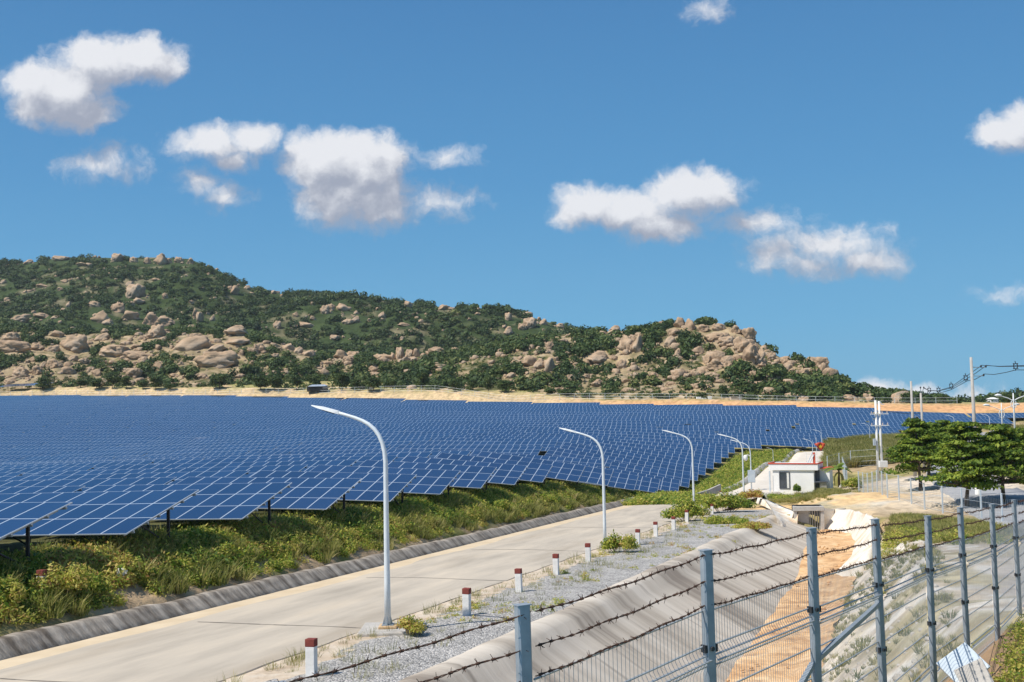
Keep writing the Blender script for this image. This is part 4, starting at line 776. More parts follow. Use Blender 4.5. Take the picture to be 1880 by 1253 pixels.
# ------------------------------------------------------------------ bollards
BL = [(572, 1237), (857, 1127), (953, 1085), (1021, 1053), (1080, 1030), (1170.7, 999.5), (1204, 983.4), (1236.7, 972), (1261, 957.7), (1307, 933), (1362, 918)]
def bollard():
    e = bpy.data.objects.new('bollard', None); COL.objects.link(e)
    m = MB(); m.prism([(-.115, -.1), (.115, -.1), (.115, .1), (-.115, .1)], -.3, .64, 1.0); m.build('post', Mt['white'], e, bevel=.012)
    m = MB(); m.prism([(-.12, -.105), (.12, -.105), (.12, .105), (-.12, .105)], .64, .82); m.build('cap', Mt['maroon'], e, bevel=.012); return e
bp0 = bollard(); BPOS = []
BLAB = ['nearest white bollard with dark red cap, beside dry grass', 'white bollard with red cap right of the nearest lamp, dead stalks behind', 'white bollard with red cap casting a shadow midway along the gravel', 'white bollard with red cap fourth along the gravel from the camera', 'white bollard with red cap just left of the second lamp', 'white bollard with red cap just right of the second lamp bush', 'white bollard with red cap at the near end of the large bush group', 'white bollard with red cap leaning beside the large bush', 'white bollard with red cap standing in front of the large bush', 'bollard almost buried in the large bush, only its red cap out', 'last red capped bollard by the foot of the lamp at the dip']
for i, (px, py) in enumerate(BL):
    e = bp0 if i == 0 else copy_tree(bp0); yh = 750-(px-940)*.021; rho = (py-yh)/2000; Y = 5.28/(rho-.04); p = P(px, py, Y)
    if i >= 9: Y = (88, 103)[i-9]; p = P(px, py, Y)
    e.location = (p[0], Y, G(p[0], Y) if i >= 9 else p[2]); e.rotation_euler = (random.uniform(-.03, .03), random.uniform(-.03, .03), R_(-19)+random.uniform(-.1, .1)); BPOS.append((p[0], Y)); tag(e, BLAB[i], 'bollard', 'white bollards with red caps along the road')
for (px, py, Y, lab) in ((76, 1050, 34.5, 'short white bollard with red cap half buried in the left weeds'), (1323, 889, 115, 'small white marker post at the end of the low wall')):
    e = copy_tree(bp0); p = P(px, py, Y); z = G(p[0], Y); e.location = (p[0], Y, min(z, p[2]-.55)); tag(e, lab, 'bollard'); del e['group'] 
mb = MB(); p = P(221, 1052, 38); mb.tube([(0, 0, -.35), (0, 0, 0), (0, 0, .12), (0, 0, .16)], [.13, .15, .14, .05], 12); mb.box((.16, 0, .02), (.14, .1, .12)); tag(mb.build('drum_cap', Mt['cream'], None, smooth=False, loc=p), 'small white plastic cap lying in the weeds left of the road', 'plastic cap')
# ------------------------------------------------------------------ near fence with mesh panels and barbed wire
PX = [487, 976, 1298, 1487, 1612, 1700, 1765, 1820, 1862, 1893]
TOP = [1258, 1108, 1010, 970, 953, 948, 932, 926, 918, 912]
S1 = [1264, 1124, 1019, 979, 964, 954.5, 941.7, 932, 922, 915]; S2 = [1330, 1188, 1068, 1019, 991.5, 978.6, 962.6, 951, 943, 934]; S3 = [1420, 1243, 1112, 1059, 1025, 1003, 988, 974, 960, 950]; MT = [1430, 1248, 1121, 1064, 1031, 1006, 992, 978, 963, 953]
fz = [f[2] for f in FENCE]; FY = [f[1] for f in FENCE]
e = empty('wire_fence', (FENCE[4][0], FENCE[4][1], FENCE[4][2]), 'galvanised wire mesh fence with rusty barbed wire in the foreground', 'fence'); FO = Vector(e.location)
def lp(p): return Vector(p)-FO
tops = [P(PX[i], TOP[i], FY[i]) for i in range(10)]; fx_ = [t_[0] for t_ in tops]
clampm = MB(); clampm.box((0, 0, 0), (.13, .06, .06)); clampm.tube([(.0, -.05, 0), (.0, .05, 0)], .02, 6); clampme = clampm.mesh('clamp')
hexp = [(-.048, -.022), (-.036, -.034), (.036, -.034), (.048, -.022), (.048, .022), (.036, .034), (-.036, .034), (-.048, .022)]
for i in range(10):
    z0 = G(fx_[i], FY[i])-.3; p0 = tops[i]; m = MB(); m.prism(hexp, 0, p0[2]-z0)
    po = m.build('post', Mt['steel'], e, loc=lp((fx_[i], FY[i], z0))); po.rotation_euler = (0, random.uniform(-.012, .012), R_(30))
    mk = MB(); mk.box((0, 0, 0), (.104, .076, .006)); cp_ = mk.build('cap', Mt['steel'], po); cp_.location = (0, 0, p0[2]-z0)
    for dz in (.78, 1.55): cl = link('clamp', clampme, Mt['dark'], po); cl.location = (.0, -.0, p0[2]-z0-dz)
def strand(ys, i, side):
    A = Vector(P(PX[i]+8, ys[i], FY[i]-.03)); B = Vector(P(PX[i+1]-2, ys[i+1], FY[i+1]-.03)); return A, B
for w, ys in enumerate((S1, S2, S3)):
    m = MB(); ph = 0
    for i in range(0, 9):
        A, B = strand(ys, i, 0); Ln = (B-A).length; n = max(8, int(Ln/.055)); dr = (B-A).normalized(); sd = dr.cross(Vector((0, 0, 1))).normalized(); up = sd.cross(dr)
        sag = .004+.012*random.random(); pts = [[], []]
        for j in range(n+1):
            t = j/n; c0 = A.lerp(B, t)-Vector((0, 0, sag*4*t*(1-t)))+up*(.005*math.sin(t*19+i))
            for q_ in (0, 1): an = t*Ln*30+q_*math.pi; pts[q_].append(c0+sd*(.0045*math.cos(an))+up*(.0045*math.sin(an))-FO)
        for q_ in (0, 1): m.tube(pts[q_], .0034, 4, cap=False)
        nb = int(Ln/.11)
        for b_ in range(nb):
            t = (b_+.5+random.uniform(-.15, .15))/nb; c0 = A.lerp(B, t)-Vector((0, 0, sag*4*t*(1-t)))+up*(.005*math.sin(t*19+i))-FO
            m.tube([c0-dr*.014, c0+dr*.014], .0095, 5)
            for k_ in range(4):
                an = random.random()*6.28; v = (sd*math.cos(an)+up*math.sin(an)+dr*random.uniform(-.7, .7)).normalized(); m.tube([c0, c0+v*random.uniform(.025, .042)], [.0032, .0018], 3, cap=False)
    m.build('barbed_wire', Mt['rust'], e)
HB = [0, .28, .50, .78, 1.06, 1.34, 1.62, 1.86, 2.0]; 
def foldz(d):
    f = 0
    for c0 in (.39, 1.74): f = max(f, 1-abs(d-c0)/.085)
    return max(0, f)*.055
for i in range(1, 9):
    A = Vector(P(PX[i]+6, MT[i], FY[i])); B = Vector(P(PX[i+1]-4, MT[i+1], FY[i+1])); Ln = (B-A).length; dr = Vector((B.x-A.x, B.y-A.y, 0)).normalized(); nr_ = Vector((dr.y, -dr.x, 0))
    m = MB(); nv = int(Ln/.052); ds = [0, .30, .345, .39, .435, .48, 1.0, 1.655, 1.70, 1.74, 1.78, 1.825, 2.05]; wr = .0025 if i < 4 else .0022
    for j in range(nv+1):
        c0 = A.lerp(B, j/nv); m.tube([c0+Vector((0, 0, .02))-FO]+[c0-Vector((0, 0, d))+nr_*foldz(d)-FO for d in ds], wr, 3, cap=False)
    for d in (0, .28, .35, .39, .43, .66, .95, 1.24, 1.52, 1.70, 1.74, 1.78, 2.0):
        bow = [(A.lerp(B, t)-Vector((0, 0, d))+nr_*(foldz(d)-.006)-FO) for t in (0, .25, .5, .75, 1)]; m.tube(bow, .0085, 5)
    m.build('mesh_panel', Mt['wire'], e)
for (a, b, l) in ((4, 3, .55), (3, 2, .75)):
    A = Vector((fx_[a]-.03, FY[a]-.02, tops[a][2]-(1.0 if a == 4 else 1.3))); B = Vector((fx_[b]+.03, FY[b], tops[b][2]-(1.25 if a == 4 else 2.2))); m = MB(); m.tube([A-FO, B-FO], .034, 4, phase=.78); m.build('brace', Mt['steel'], e)
# ------------------------------------------------------------------ far fences with pale posts
def far_fence(name, pts, H, label, step, parts_=True, rwire=.012, mesh_wires=3):
    pts = [Vector((x, y, 0)) for x, y in pts]; e = empty(name, (pts[0].x, pts[0].y, G(pts[0].x, pts[0].y)), label, 'fence'); o0 = Vector(e.location)
    pos = []; 
    for a, b in zip(pts[:-1], pts[1:]):
        n = max(1, int((b-a).length/step))
        for j in range(n): pos.append(a.lerp(b, j/n))
    pos.append(pts[-1]); zz = ground(np.array([p.x for p in pos]), np.array([p.y for p in pos]))
    pm = MB(); pm.box((0, 0, H/2-.15), (.09, .09, H+.3)); pme = pm.mesh('post'); m = MB()
    for p, z in zip(pos, zz):
        if parts_: po = link('post', pme, Mt['board'], e); po.location = Vector((p.x, p.y, z))-o0
        else: m.box((p.x-o0.x, p.y-o0.y, z-o0.z+H/2), (.1, .1, H))
    if not parts_: m.build('posts', Mt['board'], e)
    w = MB()
    for h in [H*.97]+[H*.8*(k+.3)/mesh_wires for k in range(mesh_wires)]: w.tube([Vector((p.x, p.y, z+h))-o0 for p, z in zip(pos, zz)], rwire, 3, cap=False)
    for (p, z), (q, z2) in zip(list(zip(pos, zz))[:-1], list(zip(pos, zz))[1:]):
        n = int((q-p).length/.22)
        for j in range(n): a = p.lerp(q, j/n); za = z+(z2-z)*j/n; w.tube([Vector((a.x, a.y, za+.1))-o0, Vector((a.x, a.y, za+H*.8))-o0], rwire*.55, 3, cap=False)
    w.build('mesh_wires', Mt['wire'], e); return e
pt = lambda px, Y: (on(px, Y), Y)
far_fence('wire_fence', [pt(1573, 108), pt(1598, 100), pt(1625, 92), pt(1692, 84), pt(1760, 78), pt(1833, 72), pt(1900, 68)], 2.0, 'mesh fence with pale blue posts curving along the right road', 2.5)
far_fence('wire_fence', [pt(1517, 148), pt(1560, 152), pt(1608, 150), pt(1650, 152)], 2.4, 'pale mesh fence along the grass slope behind the banana plant', 2.6)
far_fence('wire_fence', [pt(1548, 118), pt(1552, 130), pt(1545, 146)], 2.2, 'short mesh fence behind the gatehouse annex', 2.6)
far_fence('wire_fence', [pt(-40, 428), pt(400, 396), pt(800, 368), pt(1200, 328), pt(1500, 302), pt(1760, 286)], 1.9, 'long thin fence at the far end of the solar field below the hills', 5.0, True, .02, 2)
# ------------------------------------------------------------------ gatehouse
gY = 128.0; gx = P(1420, 905, gY)[0]; s = gY/FPX; gz = G(P(1466, 905, gY)[0], gY)-.02
base_z = P(1466, 905, gY)[2]
e = empty('gatehouse', (gx, gY, base_z), 'small white gatehouse with red roof edge and dark window by the road', 'building'); e.rotation_euler = (0, 0, R_(-25))
Wd = 73*s; Hh = 42*s
m = MB(); m.box((Wd/2, 1.7, Hh/2-.3), (Wd, 3.4, Hh+.6)); m.build('wall', Mt['wallw'], e)
rf = MB(); rf.box((Wd/2+.05, 1.62, Hh+.35), (Wd+.95, 3.6, .70)); r_ = rf.build('roof', Mt['wallw'], e, bevel=.02)
tm = MB(); tm.box((Wd/2+.05, -.19, Hh+.77), (Wd+1.05, .1, .14)); tm.box((Wd+.53, 1.65, Hh+.77), (.1, 3.56, .14)); tm.box((-.43, 1.65, Hh+.77), (.1, 3.56, .14)); tm.build('red_trim', Mt['red'], r_)
wm_ = MB(); ww_, wh_ = 1.15, 1.9; wx, wz = 21*s, 1.52
for d in ((-ww_/2, 0, .09, wh_), (ww_/2, 0, .09, wh_), (0, wh_/2, ww_, .09), (0, -wh_/2, ww_, .09), (.2, 0, .07, wh_)): wm_.box((wx+d[0], -.03, wz+d[1]), (d[2], .07+.002*abs(d[0]), d[3]))
wf = wm_.build('window', Mt['frame'], e); m = MB(); m.box((wx-.2, -.012, wz), (.78, .02, wh_-.1)); m.build('pane', Mt['glass'], wf); m = MB(); m.box((wx+.37, -.014, wz), (.26, .02, wh_-.1)); m.build('blind', Mt['cream'], wf)
m = MB(); m.box((Wd+.26, .9, Hh*.5), (.5, .08, Hh)); m.box((Wd+.06, .82, Hh*.5), (.07, .06, Hh*.95)); m.build('side_door', Mt['frame'], e)
m = MB(); m.box((-.32, -.25, Hh/2-.05), (.16, .16, Hh-.1)); m.build('corner_column', Mt['board'], e)
an = MB(); an.box((Wd+1.0, 2.4, 1.25), (1.15, 2.2, 3.1)); a_ = an.build('annex', Mt['wallw'], e); tm = MB(); tm.box((Wd+1.1, 2.3, 2.86), (1.5, 2.5, .10)); tm.build('red_trim', Mt['red'], a_)
m = MB(); m.box((Wd-.05, 1.0, Hh+1.35), (.24, .24, 1.3)); m.build('roof_pillar', Mt['red'], e)
m = MB(); m.tube([(Wd-.75, .6, Hh+.8), (Wd-.2, .9, Hh+2.0)], .05, 5); m.tube([(Wd-.5, .6, Hh+.8), (Wd+.0, .9, Hh+1.8)], .05, 5); m.build('roof_ladder', Mt['board'], e)
# hut shelf and flag
p = P(1511, 898, 126); e = empty('wash_stand', (p[0], 126, G(p[0], 126)), 'low masonry stand with dark top beside the gatehouse annex', 'stand'); m = MB(); m.box((0, 0, .45), (.7, .6, 1.0)); m.build('base', Mt['conc'], e); m = MB(); m.box((-.25, 0, 1.0), (1.5, .8, .12)); m.build('top', Mt['frame'], e)
pb = P(1497, 850, 129.0); p0 = P(1500, 812, 129.5); e = empty('flagpole', (pb[0]+.3, 129.4, base_z+Hh+.8), 'red flag with yellow star hanging above the gatehouse roof', 'flag')
zt = P(1504, 803, 129.4)[2]-(base_z+Hh+.8); m = MB(); m.tube([(0, 0, 0), (0.0, 0, zt)], .025, 6); m.build('pole', Mt['pole'], e)
fcx = P(1505, 822, 129.4)[0]-(pb[0]+.3); fz0 = P(1505, 822, 129.4)[2]-(base_z+Hh+.8); uu = s
V, Fs = [], []; n = 10
for i in range(n+1):
    t = i/n; zt_ = fz0+uu*(8-15*(1-abs(2*t-1.15)/1.25)); ztop = fz0+uu*(7+2.5*math.sin(t*3.1))
    for j in range(5): V.append((fcx+uu*(-10+20*t), -.05+.09*math.sin(t*11+j*.8), ztop*(1-j/4)+min(zt_, ztop-.03)*(j/4)))
for i in range(n):
    for j in range(4): Fs.append((i*5+j, i*5+j+1, (i+1)*5+j+1, (i+1)*5+j))
fm_ = MB(); fm_.add(V, Fs); fo = fm_.build('cloth', Mt['redcloth'], e, smooth=True); so_ = fo.modifiers.new('thickness', 'SOLIDIFY'); so_.thickness = .012
st = MB(); cxs, czs = fcx+.05, fz0+.12; sp_ = []
for k in range(10):
    a_ = math.pi/2+k*math.pi/5; r0 = (.26 if k % 2 == 0 else .11); sp_.append((cxs+r0*math.cos(a_), -.16, czs+r0*math.sin(a_)))
st.add(sp_+[(x, -.15, z) for x, _, z in sp_], [tuple(range(10)), tuple(range(19, 9, -1))]+[(k, (k+1) % 10, 10+(k+1) % 10, 10+k) for k in range(10)]); st.build('star', Mt['yellow'], fo)
# ------------------------------------------------------------------ culvert
cY = 84.0; p = P(1486, 976, cY); s = cY/FPX; e = empty('culvert', (p[0], cY, p[2]), 'concrete culvert mouth with barred gate at the end of the channel', 'culvert'); e.rotation_euler = (0, 0, R_(-8))
m = MB(); m.box((-1.0, .15, .8), (.26, .5, 2.2)); m.box((1.0, .15, .8), (.26, .5, 2.2)); m.box((0, .12, 1.72), (2.3, .62, .32)); m.build('headwall', Mt['conc'], e, bevel=.02)
m = MB(); m.box((0, 1.4, .8), (2.2, .1, 2.2)); m.box((-1.02, .9, .8), (.1, .9, 2.2)); m.box((1.02, .9, .8), (.1, .9, 2.2)); m.build('tunnel', Mt['dark'], e)
m = MB(); m.box((-.40, .3, .9), (.9, .06, 1.3)); m.build('gate_board', Mt['conc'], e)
m = MB()
for x in (.12, .3, .48, .66, .82): m.box((x, .28, .75), (.06, .06, 1.75))
m.build('bars', Mt['conc'], e)
# wing walls
def wall(name, pts, label, H, th, m_, cat='wall'):
    e = MB(); V = []
    A = [Vector(q) for q in pts]; Fs = []
    for i, q in enumerate(A):
        t = (A[min(i+1, len(A)-1)]-A[max(i-1, 0)]); n_ = Vector((-t.y, t.x, 0)).normalized()*th/2
        h = H[i] if hasattr(H, '__len__') else H
        V += [q+n_-Vector((0, 0, .6)), q-n_-Vector((0, 0, .6)), q-n_+Vector((0, 0, h)), q+n_+Vector((0, 0, h))]
    for i in range(len(A)-1):
        for j in range(4): Fs.append((i*4+j, i*4+(j+1) % 4, (i+1)*4+(j+1) % 4, (i+1)*4+j))
    Fs += [(3, 2, 1, 0), tuple(len(V)-4+k for k in range(4))]
    e.add(V, Fs); return tag(e.build(name, m_), label, cat)
a = P(1512, 975, 84.2); b = P(1524, 958, 84.4); d_ = P(1560, 935, 90); wall('wing_wall', [(a[0], 84.3, a[2]), (b[0]+.2, 84.6, a[2]), (d_[0], 90, d_[2]-1.2)], 'pale wing wall right of the culvert mouth', [1.75, 1.6, 1.3], .3, Mt['white_lining'])
# low wall ramp beyond the dip
q_ = [P(1240, 909, 110), P(1270, 905, 112), P(1300, 896, 114), P(1322, 886, 116)]; wall('retaining_wall', [tuple(v-np.array([0, 0, .5])) for v in q_], 'low concrete edge wall rising from the dip of the road', .30, .2, Mt['conc'])
# ------------------------------------------------------------------ utility poles and lines
def cpole(px, ybase, ytop, Y, r0, r1, lab, m_=None):
    p = P(px, ybase, Y); z = min(G(p[0], Y), p[2]); h = P(px, ytop, Y)[2]-z; e = empty('utility_pole', (p[0], Y, z), lab, 'utility pole', 'utility poles'); m = MB(); m.tube([(0, 0, -.3), (0, 0, h*.5), (-.002*h, 0, h)], [r0, (r0+r1)/2, r1], 12); m.build('shaft', m_ or Mt['polec'], e, smooth=True); return e, h
u1, h1 = cpole(1796, 930, 656, 88, .19, .105, 'tallest grey concrete utility pole with brackets for black cables')
m = MB(); m.tube([(0, 0, .0), (0, 0, 1.5)], .195, 14); m.build('white_band', Mt['white'], u1, smooth=True)
u2, h2 = cpole(1681, 890, 700, 118, .2, .11, 'bare grey concrete pole behind the left layered tree')
u3, h3 = cpole(1698, 886, 722, 128, .17, .12, 'thin concrete pole with insulators right of the bare pole')
u4 = empty('utility_pole', (on(1613, 122), 122, G(on(1613, 122), 122)), 'white twin pole with two crossarms and a white box', 'utility pole', 'utility poles'); s4 = 122/FPX; ph = (893-746)*s4
m = MB(); m.tube([(-.22, 0, -.3), (-.19, 0, ph)], [.16, .12], 10); m.build('shaft', Mt['white'], u4, smooth=True); m = MB(); m.tube([(.24, 0, -.3), (.2, 0, ph-.1)], [.16, .12], 10); m.build('shaft', Mt['white'], u4, smooth=True)
for yy_, wd in ((771, 1.0), (792, 1.0)):
    z = (893-yy_)*s4; m = MB(); m.box((.15, -.16, z), (2.0*wd, .1, .1)); a_ = m.build('crossarm', Mt['white'], u4)
    for x in (-.75, .45, 1.0): i_ = MB(); i_.tube([(x, -.16, z+.05), (x, -.16, z+.12), (x, -.16, z+.3)], [.03, .06, .03], 6); i_.build('insulator', Mt['tan'], a_)
m = MB(); m.box((.25, -.35, (893-862)*s4), (.9, .5, .7)); m.build('box', Mt['white'], u4, bevel=.03); m = MB(); m.box((-.55, -.2, (893-822)*s4), (.25, .3, .75)); m.build('meter_box', Mt['greybox'], u4)
m = MB(); m.tube([(0, 0, ph-.2), (.2, 0, ph-1.0), (-.1, 0, ph-1.4)], .04, 5); m.tube([(.3, 0, ph-.1), (.5, -.1, ph-.5), (.75, -.1, ph-.45)], .05, 5); m.build('fuse_switch', Mt['greybox'], u4)
def at1(px, py, Y=88): return Vector(P(px, py, Y))
# brackets on the tallest pole and on the thin one
o1 = Vector(u1.location)
for (px, py) in ((1801, 672), (1810, 672), (1806, 688)):
    q = at1(px, py); b = MB(); base = Vector((0, 0, q.z-o1.z-.1)); b.tube([base+Vector((.12, 0, 0)), q-o1-Vector((0, 0, .12))], .03, 5); br = b.build('bracket', Mt['steel'], u1); i_ = MB(); i_.tube([q-o1-Vector((0, 0, .14)), q-o1-Vector((0, 0, .02)), q-o1+Vector((0, 0, .06))], [.05, .075, .03], 7); i_.build('insulator', Mt['cable'], br)
o3 = Vector(u3.location)
for (px, py) in ((1690, 712), (1696, 712), (1692, 725)):
    q = at1(px, py, 128); b = MB(); b.tube([Vector((0, 0, q.z-o3.z-1.0)), q-o3], .04, 5); br = b.build('bracket', Mt['steel'], u3); i_ = MB(); i_.tube([q-o3-Vector((0, 0, .1)), q-o3+Vector((0, 0, .0)), q-o3+Vector((0, 0, .12))], [.06, .1, .04], 7); i_.build('insulator', Mt['cable'], br)
def cable(name, pts, lab, r=.028, spacers=()):
    c0 = Vector(pts[0]); m = MB(); P_ = [Vector(q)-c0 for q in pts]; m.tube(P_, r, 5, cap=False); o = m.build(name, Mt['cable'], None, loc=c0); return tag(o, lab, 'cable', 'black overhead cables')
def span(A, B, y_list, Y0, Y1): return [tuple(P(px, py, Y0+(Y1-Y0)*i/(len(y_list)-1))) for i, (px, py) in enumerate(y_list)]
C1 = [(1696, 712), (1705, 717), (1722, 718), (1746, 711), (1773, 692), (1790, 680), (1801, 672)]; C2 = [(1696, 713), (1705, 717.5), (1722, 718.5), (1746, 713), (1773, 697), (1792, 685), (1810, 672)]; C3 = [(1692, 725), (1706, 723), (1722, 723), (1746, 716), (1775, 700), (1790, 697), (1806, 688)]
cable('overhead_cable', span(0, 0, C1, 128, 88), 'uppermost black cable sagging between the thin pole and the tallest pole'); cable('overhead_cable', span(0, 0, C2, 128, 88), 'middle black cable sagging between the thin pole and the tallest pole'); cable('overhead_cable', span(0, 0, C3, 128, 88), 'lowest black cable sagging between the thin pole and the tallest pole')
cable('overhead_cable', span(0, 0, [(1801, 671), (1835, 673), (1864, 672), (1900, 671)], 88, 70), 'upper black cable leaving the tallest pole towards the right edge', .025); cable('overhead_cable', span(0, 0, [(1810, 671), (1835, 673.5), (1864, 673), (1900, 673)], 88, 69.5), 'twin upper black cable leaving the tallest pole to the right', .025); cable('overhead_cable', span(0, 0, [(1806, 687), (1825, 688), (1848, 684), (1865, 679.5), (1900, 680)], 88, 70), 'lower black cable leaving the tallest pole towards the right edge', .025)
cable('overhead_cable', span(0, 0, [(1616, 755), (1640, 757), (1665, 760), (1690, 760)], 121.8, 127), 'thin black cable from the white twin pole to the thin pole', .03)
def spacer(px, py, Y, r, lab):
    q = Vector(P(px, py, Y)); s_ = Y/FPX*r; m = MB(); ring_ = [(math.cos(a_)*s_*.75, 0, math.sin(a_)*s_) for a_ in np.linspace(0, 2*math.pi, 13)]; m.tube(ring_, s_*.16, 5, cap=False)
    for a_ in (45, 135, 225, 315): m.tube([(math.cos(R_(a_))*s_*.6, 0, math.sin(R_(a_))*s_*.8), (math.cos(R_(a_))*s_*1.25, 0, math.sin(R_(a_))*s_*1.4)], s_*.2, 5)
    m.tube([(0, 0, s_), (-.1*s_, 0, s_*1.9)], s_*.15, 4); m.tube([(0, 0, -s_), (0, 0, -s_*1.7)], s_*.15, 4); tag(m.build('cable_spacer', Mt['cable'], None, loc=q), lab, 'cable spacer', 'diamond spacers on the cables')
for (px, py, Y, r, l) in ((1706, 716.5, 121, 3.6, 'dark diamond cable spacer nearest the thin pole'), (1723, 716.5, 113, 3.8, 'dark diamond cable spacer second from the thin pole'), (1746.5, 709, 105, 4, 'dark diamond cable spacer midway up the sagging cables'), (1773, 694, 95, 4.4, 'dark diamond cable spacer just left of the tallest pole'), (1864.5, 672.5, 72, 5, 'large dark cable spacer near the right edge of the sky')): spacer(px, py, Y, r, l)
# double-armed ornamental lamps
def twin_lamp(px, ybase, ytop, Y, lab):
    p = P(px, ybase, Y); z = G(p[0], Y); H = P(px, ytop, Y)[2]-z; s_ = Y/FPX; e = empty('twin_lamp', (p[0], Y, z), lab, 'street lamp', 'double armed white street lamps'); hh = P(px, ytop+14, Y)[2]-z
    m = MB(); m.tube([(0, 0, -.2), (0, 0, hh), (0, 0, H)], [.13, .085, .05], 8); m.build('pole', Mt['lampw'], e, smooth=True)
    m = MB(); rr_ = 6*s_; cz = hh-6*s_; m.tube([(math.cos(a_)*rr_*.8, 0, cz+math.sin(a_)*rr_*1.25) for a_ in np.linspace(0, 2*math.pi, 17)], .045, 5, cap=False); m.build('ring', Mt['lampw'], e)
    for sg in (-1, 1):
        m = MB(); m.tube([(0, 0, hh), (sg*10*s_, 0, hh+5*s_), (sg*22*s_, 0, hh+9*s_)], [.05, .05, .04], 6); a_ = m.build('arm', Mt['lampw'], e); h_ = MB(); h_.tube([(sg*20*s_, 0, hh+8*s_), (sg*23*s_, 0, hh+10*s_), (sg*29*s_, 0, hh+11*s_), (sg*34*s_, 0, hh+10.5*s_)], [.03, .14, .15, .04], 8); h_.build('lamp_head', Mt['lampw'], a_, smooth=True)
twin_lamp(1869, 905, 722, 112, 'taller white double armed street lamp with a ring near the right edge'); twin_lamp(1845, 880, 740, 150, 'smaller white double armed street lamp with a ring, farther back')
# ------------------------------------------------------------------ far bank: shed, blocks
def box_thing(name, px, py, Y, wpx, hpx, dep, m_, lab, cat, roof=None):
    p = P(px, py, Y); s_ = Y/FPX; e = empty(name, (p[0], Y, p[2]), lab, cat); m = MB(); m.box((0, 0, hpx*s_/2-.3), (wpx*s_, dep, hpx*s_+.6)); m.build('wall' if roof else 'body', m_, e, bevel=.02); return e, s_
e, s_ = box_thing('shed', 583, 716, 384, 36, 6, 3, Mt['dark'], 'low shed with a blue grey tin roof at the far end of the field', 'shed', True)
m = MB(); Vv = [(-16*s_, -2.2, 6*s_), (18*s_, -2.2, 6*s_), (18*s_, 2.2, 6.5*s_), (-16*s_, 2.2, 6.5*s_), (-10*s_, -.5, 9.5*s_), (14*s_, -.5, 9.5*s_)]; m.add(Vv, [(0, 1, 5, 4), (1, 2, 5), (2, 3, 4, 5), (3, 0, 4), (3, 2, 1, 0)]); m.build('roof', Mt['tin'], e)
for i, (px, py, w, h_, l) in enumerate([(1283, 737, 8, 8, 'leftmost small white block on the far bank'), (1292, 738, 9, 7, 'middle small white block on the far bank'), (1303, 737, 7, 9, 'tallest small white block on the far bank')]): box_thing('block', px, py, 319, w, h_, 1.2, Mt['wallw'], l, 'block')
e, s_ = box_thing('hut', 1351, 738, 315, 20, 9, 2, Mt['tan'], 'low pinkish hut wall right of the white blocks', 'hut', True); m = MB(); m.box((0, 0, 9.4*s_), (21*s_, 2.3, .12)); m.build('roof', Mt['conc'], e)
box_thing('white_box', 681, 712, 378, 6, 4, 1, Mt['white'], 'tiny white box on the grass below the middle of the hills', 'box')
e, s_ = box_thing('house', 1822, 738, 430, 14, 5, 4, Mt['wallw'], 'tiny white house among trees on the far right skyline', 'house', True); m = MB(); m.add([(-8*s_, -2.3, 5*s_), (8*s_, -2.3, 5*s_), (8*s_, 2.3, 5*s_), (-8*s_, 2.3, 5*s_), (-3*s_, 0, 8*s_), (3*s_, 0, 8*s_)], [(0, 1, 5, 4), (1, 2, 5), (2, 3, 4, 5), (3, 0, 4), (3, 2, 1, 0)]); m.build('roof', Mt['white'], e)
# discarded board by the fence, and stones
p = P(1768, 1222, 15.2); m = MB(); m.box((0, 0, 0), (.52, .045, .46)); o = m.build('board', Mt['board'], None, bevel=.008, loc=(p[0], 15.2, p[2])); o.rotation_euler = (R_(-48), R_(-30), R_(10)); tag(o, 'pale blue white board lying tilted against the foot of the fence', 'board')
p = P(1792, 1250, 14.9); m = MB(); m.box((0, 0, 0), (.40, .05, .5)); o = m.build('board', Mt['conc'], None, bevel=.01, loc=(p[0], 14.9, p[2])); o.rotation_euler = (R_(-40), R_(-28), R_(-20)); tag(o, 'dirty white board half under leaves behind the pale blue one', 'board')
SR = [(1560, 880, 118), (1553, 882, 118), (1566, 879, 119), (1548, 884, 117), (1578, 884, 116)]
for i, (px, py, Y) in enumerate(SR): p = P(px, py, Y); o = link('stone', rock_meshes[5+i % 4]); o.data = o.data.copy(); o.data.materials[0] = Mt['rocknear']; s_ = random.uniform(.3, .5); o.scale = (s_*1.3, s_, s_*.8); o.location = (p[0], Y, G(p[0], Y)+.1); tag(o, 'pale stone in the heap behind the banana plant', 'stone', 'stones heaped behind the banana plant')
# banana plant
p = P(1541, 905, 122); e = empty('banana_plant', (p[0], 122, G(p[0], 122)), 'green banana plant with broad leaves right of the gatehouse', 'banana plant'); m = MB(); m.tube([(0, 0, -.2), (0, 0, 1.2), (.05, 0, 2.0)], [.17, .13, .09], 8); m.build('stem', Mt['bark'], e, smooth=True)
for k in range(11):
    an = k*2.4; L_ = random.uniform(1.5, 2.4); el = random.uniform(.5, 1.25); V = []; Fs = []; T = []; d = np.array([math.cos(an), math.sin(an), 0]); sd = np.array([-d[1], d[0], 0])
    for i in range(9):
        t = i/8; c0 = np.array([0, 0, 1.9])+d*(L_*t*math.cos(el)+.25*t*t)+np.array([0, 0, L_*math.sin(el)*t-1.3*t*t]); w = .32*math.sin(math.pi*min(1, t*.9+.08))**.7
        V += [c0+sd*w-np.array([0, 0, .1*w]), c0+np.array([0, 0, .06]), c0-sd*w-np.array([0, 0, .1*w])]; T += [.4+.4*random.random()]*3
    for i in range(8): Fs += [(i*3, i*3+1, i*3+4, i*3+3), (i*3+1, i*3+2, i*3+5, i*3+4)]
    link('leaf', npmesh('leaf', V, Fs, tint=T), Mt['banana'], e)
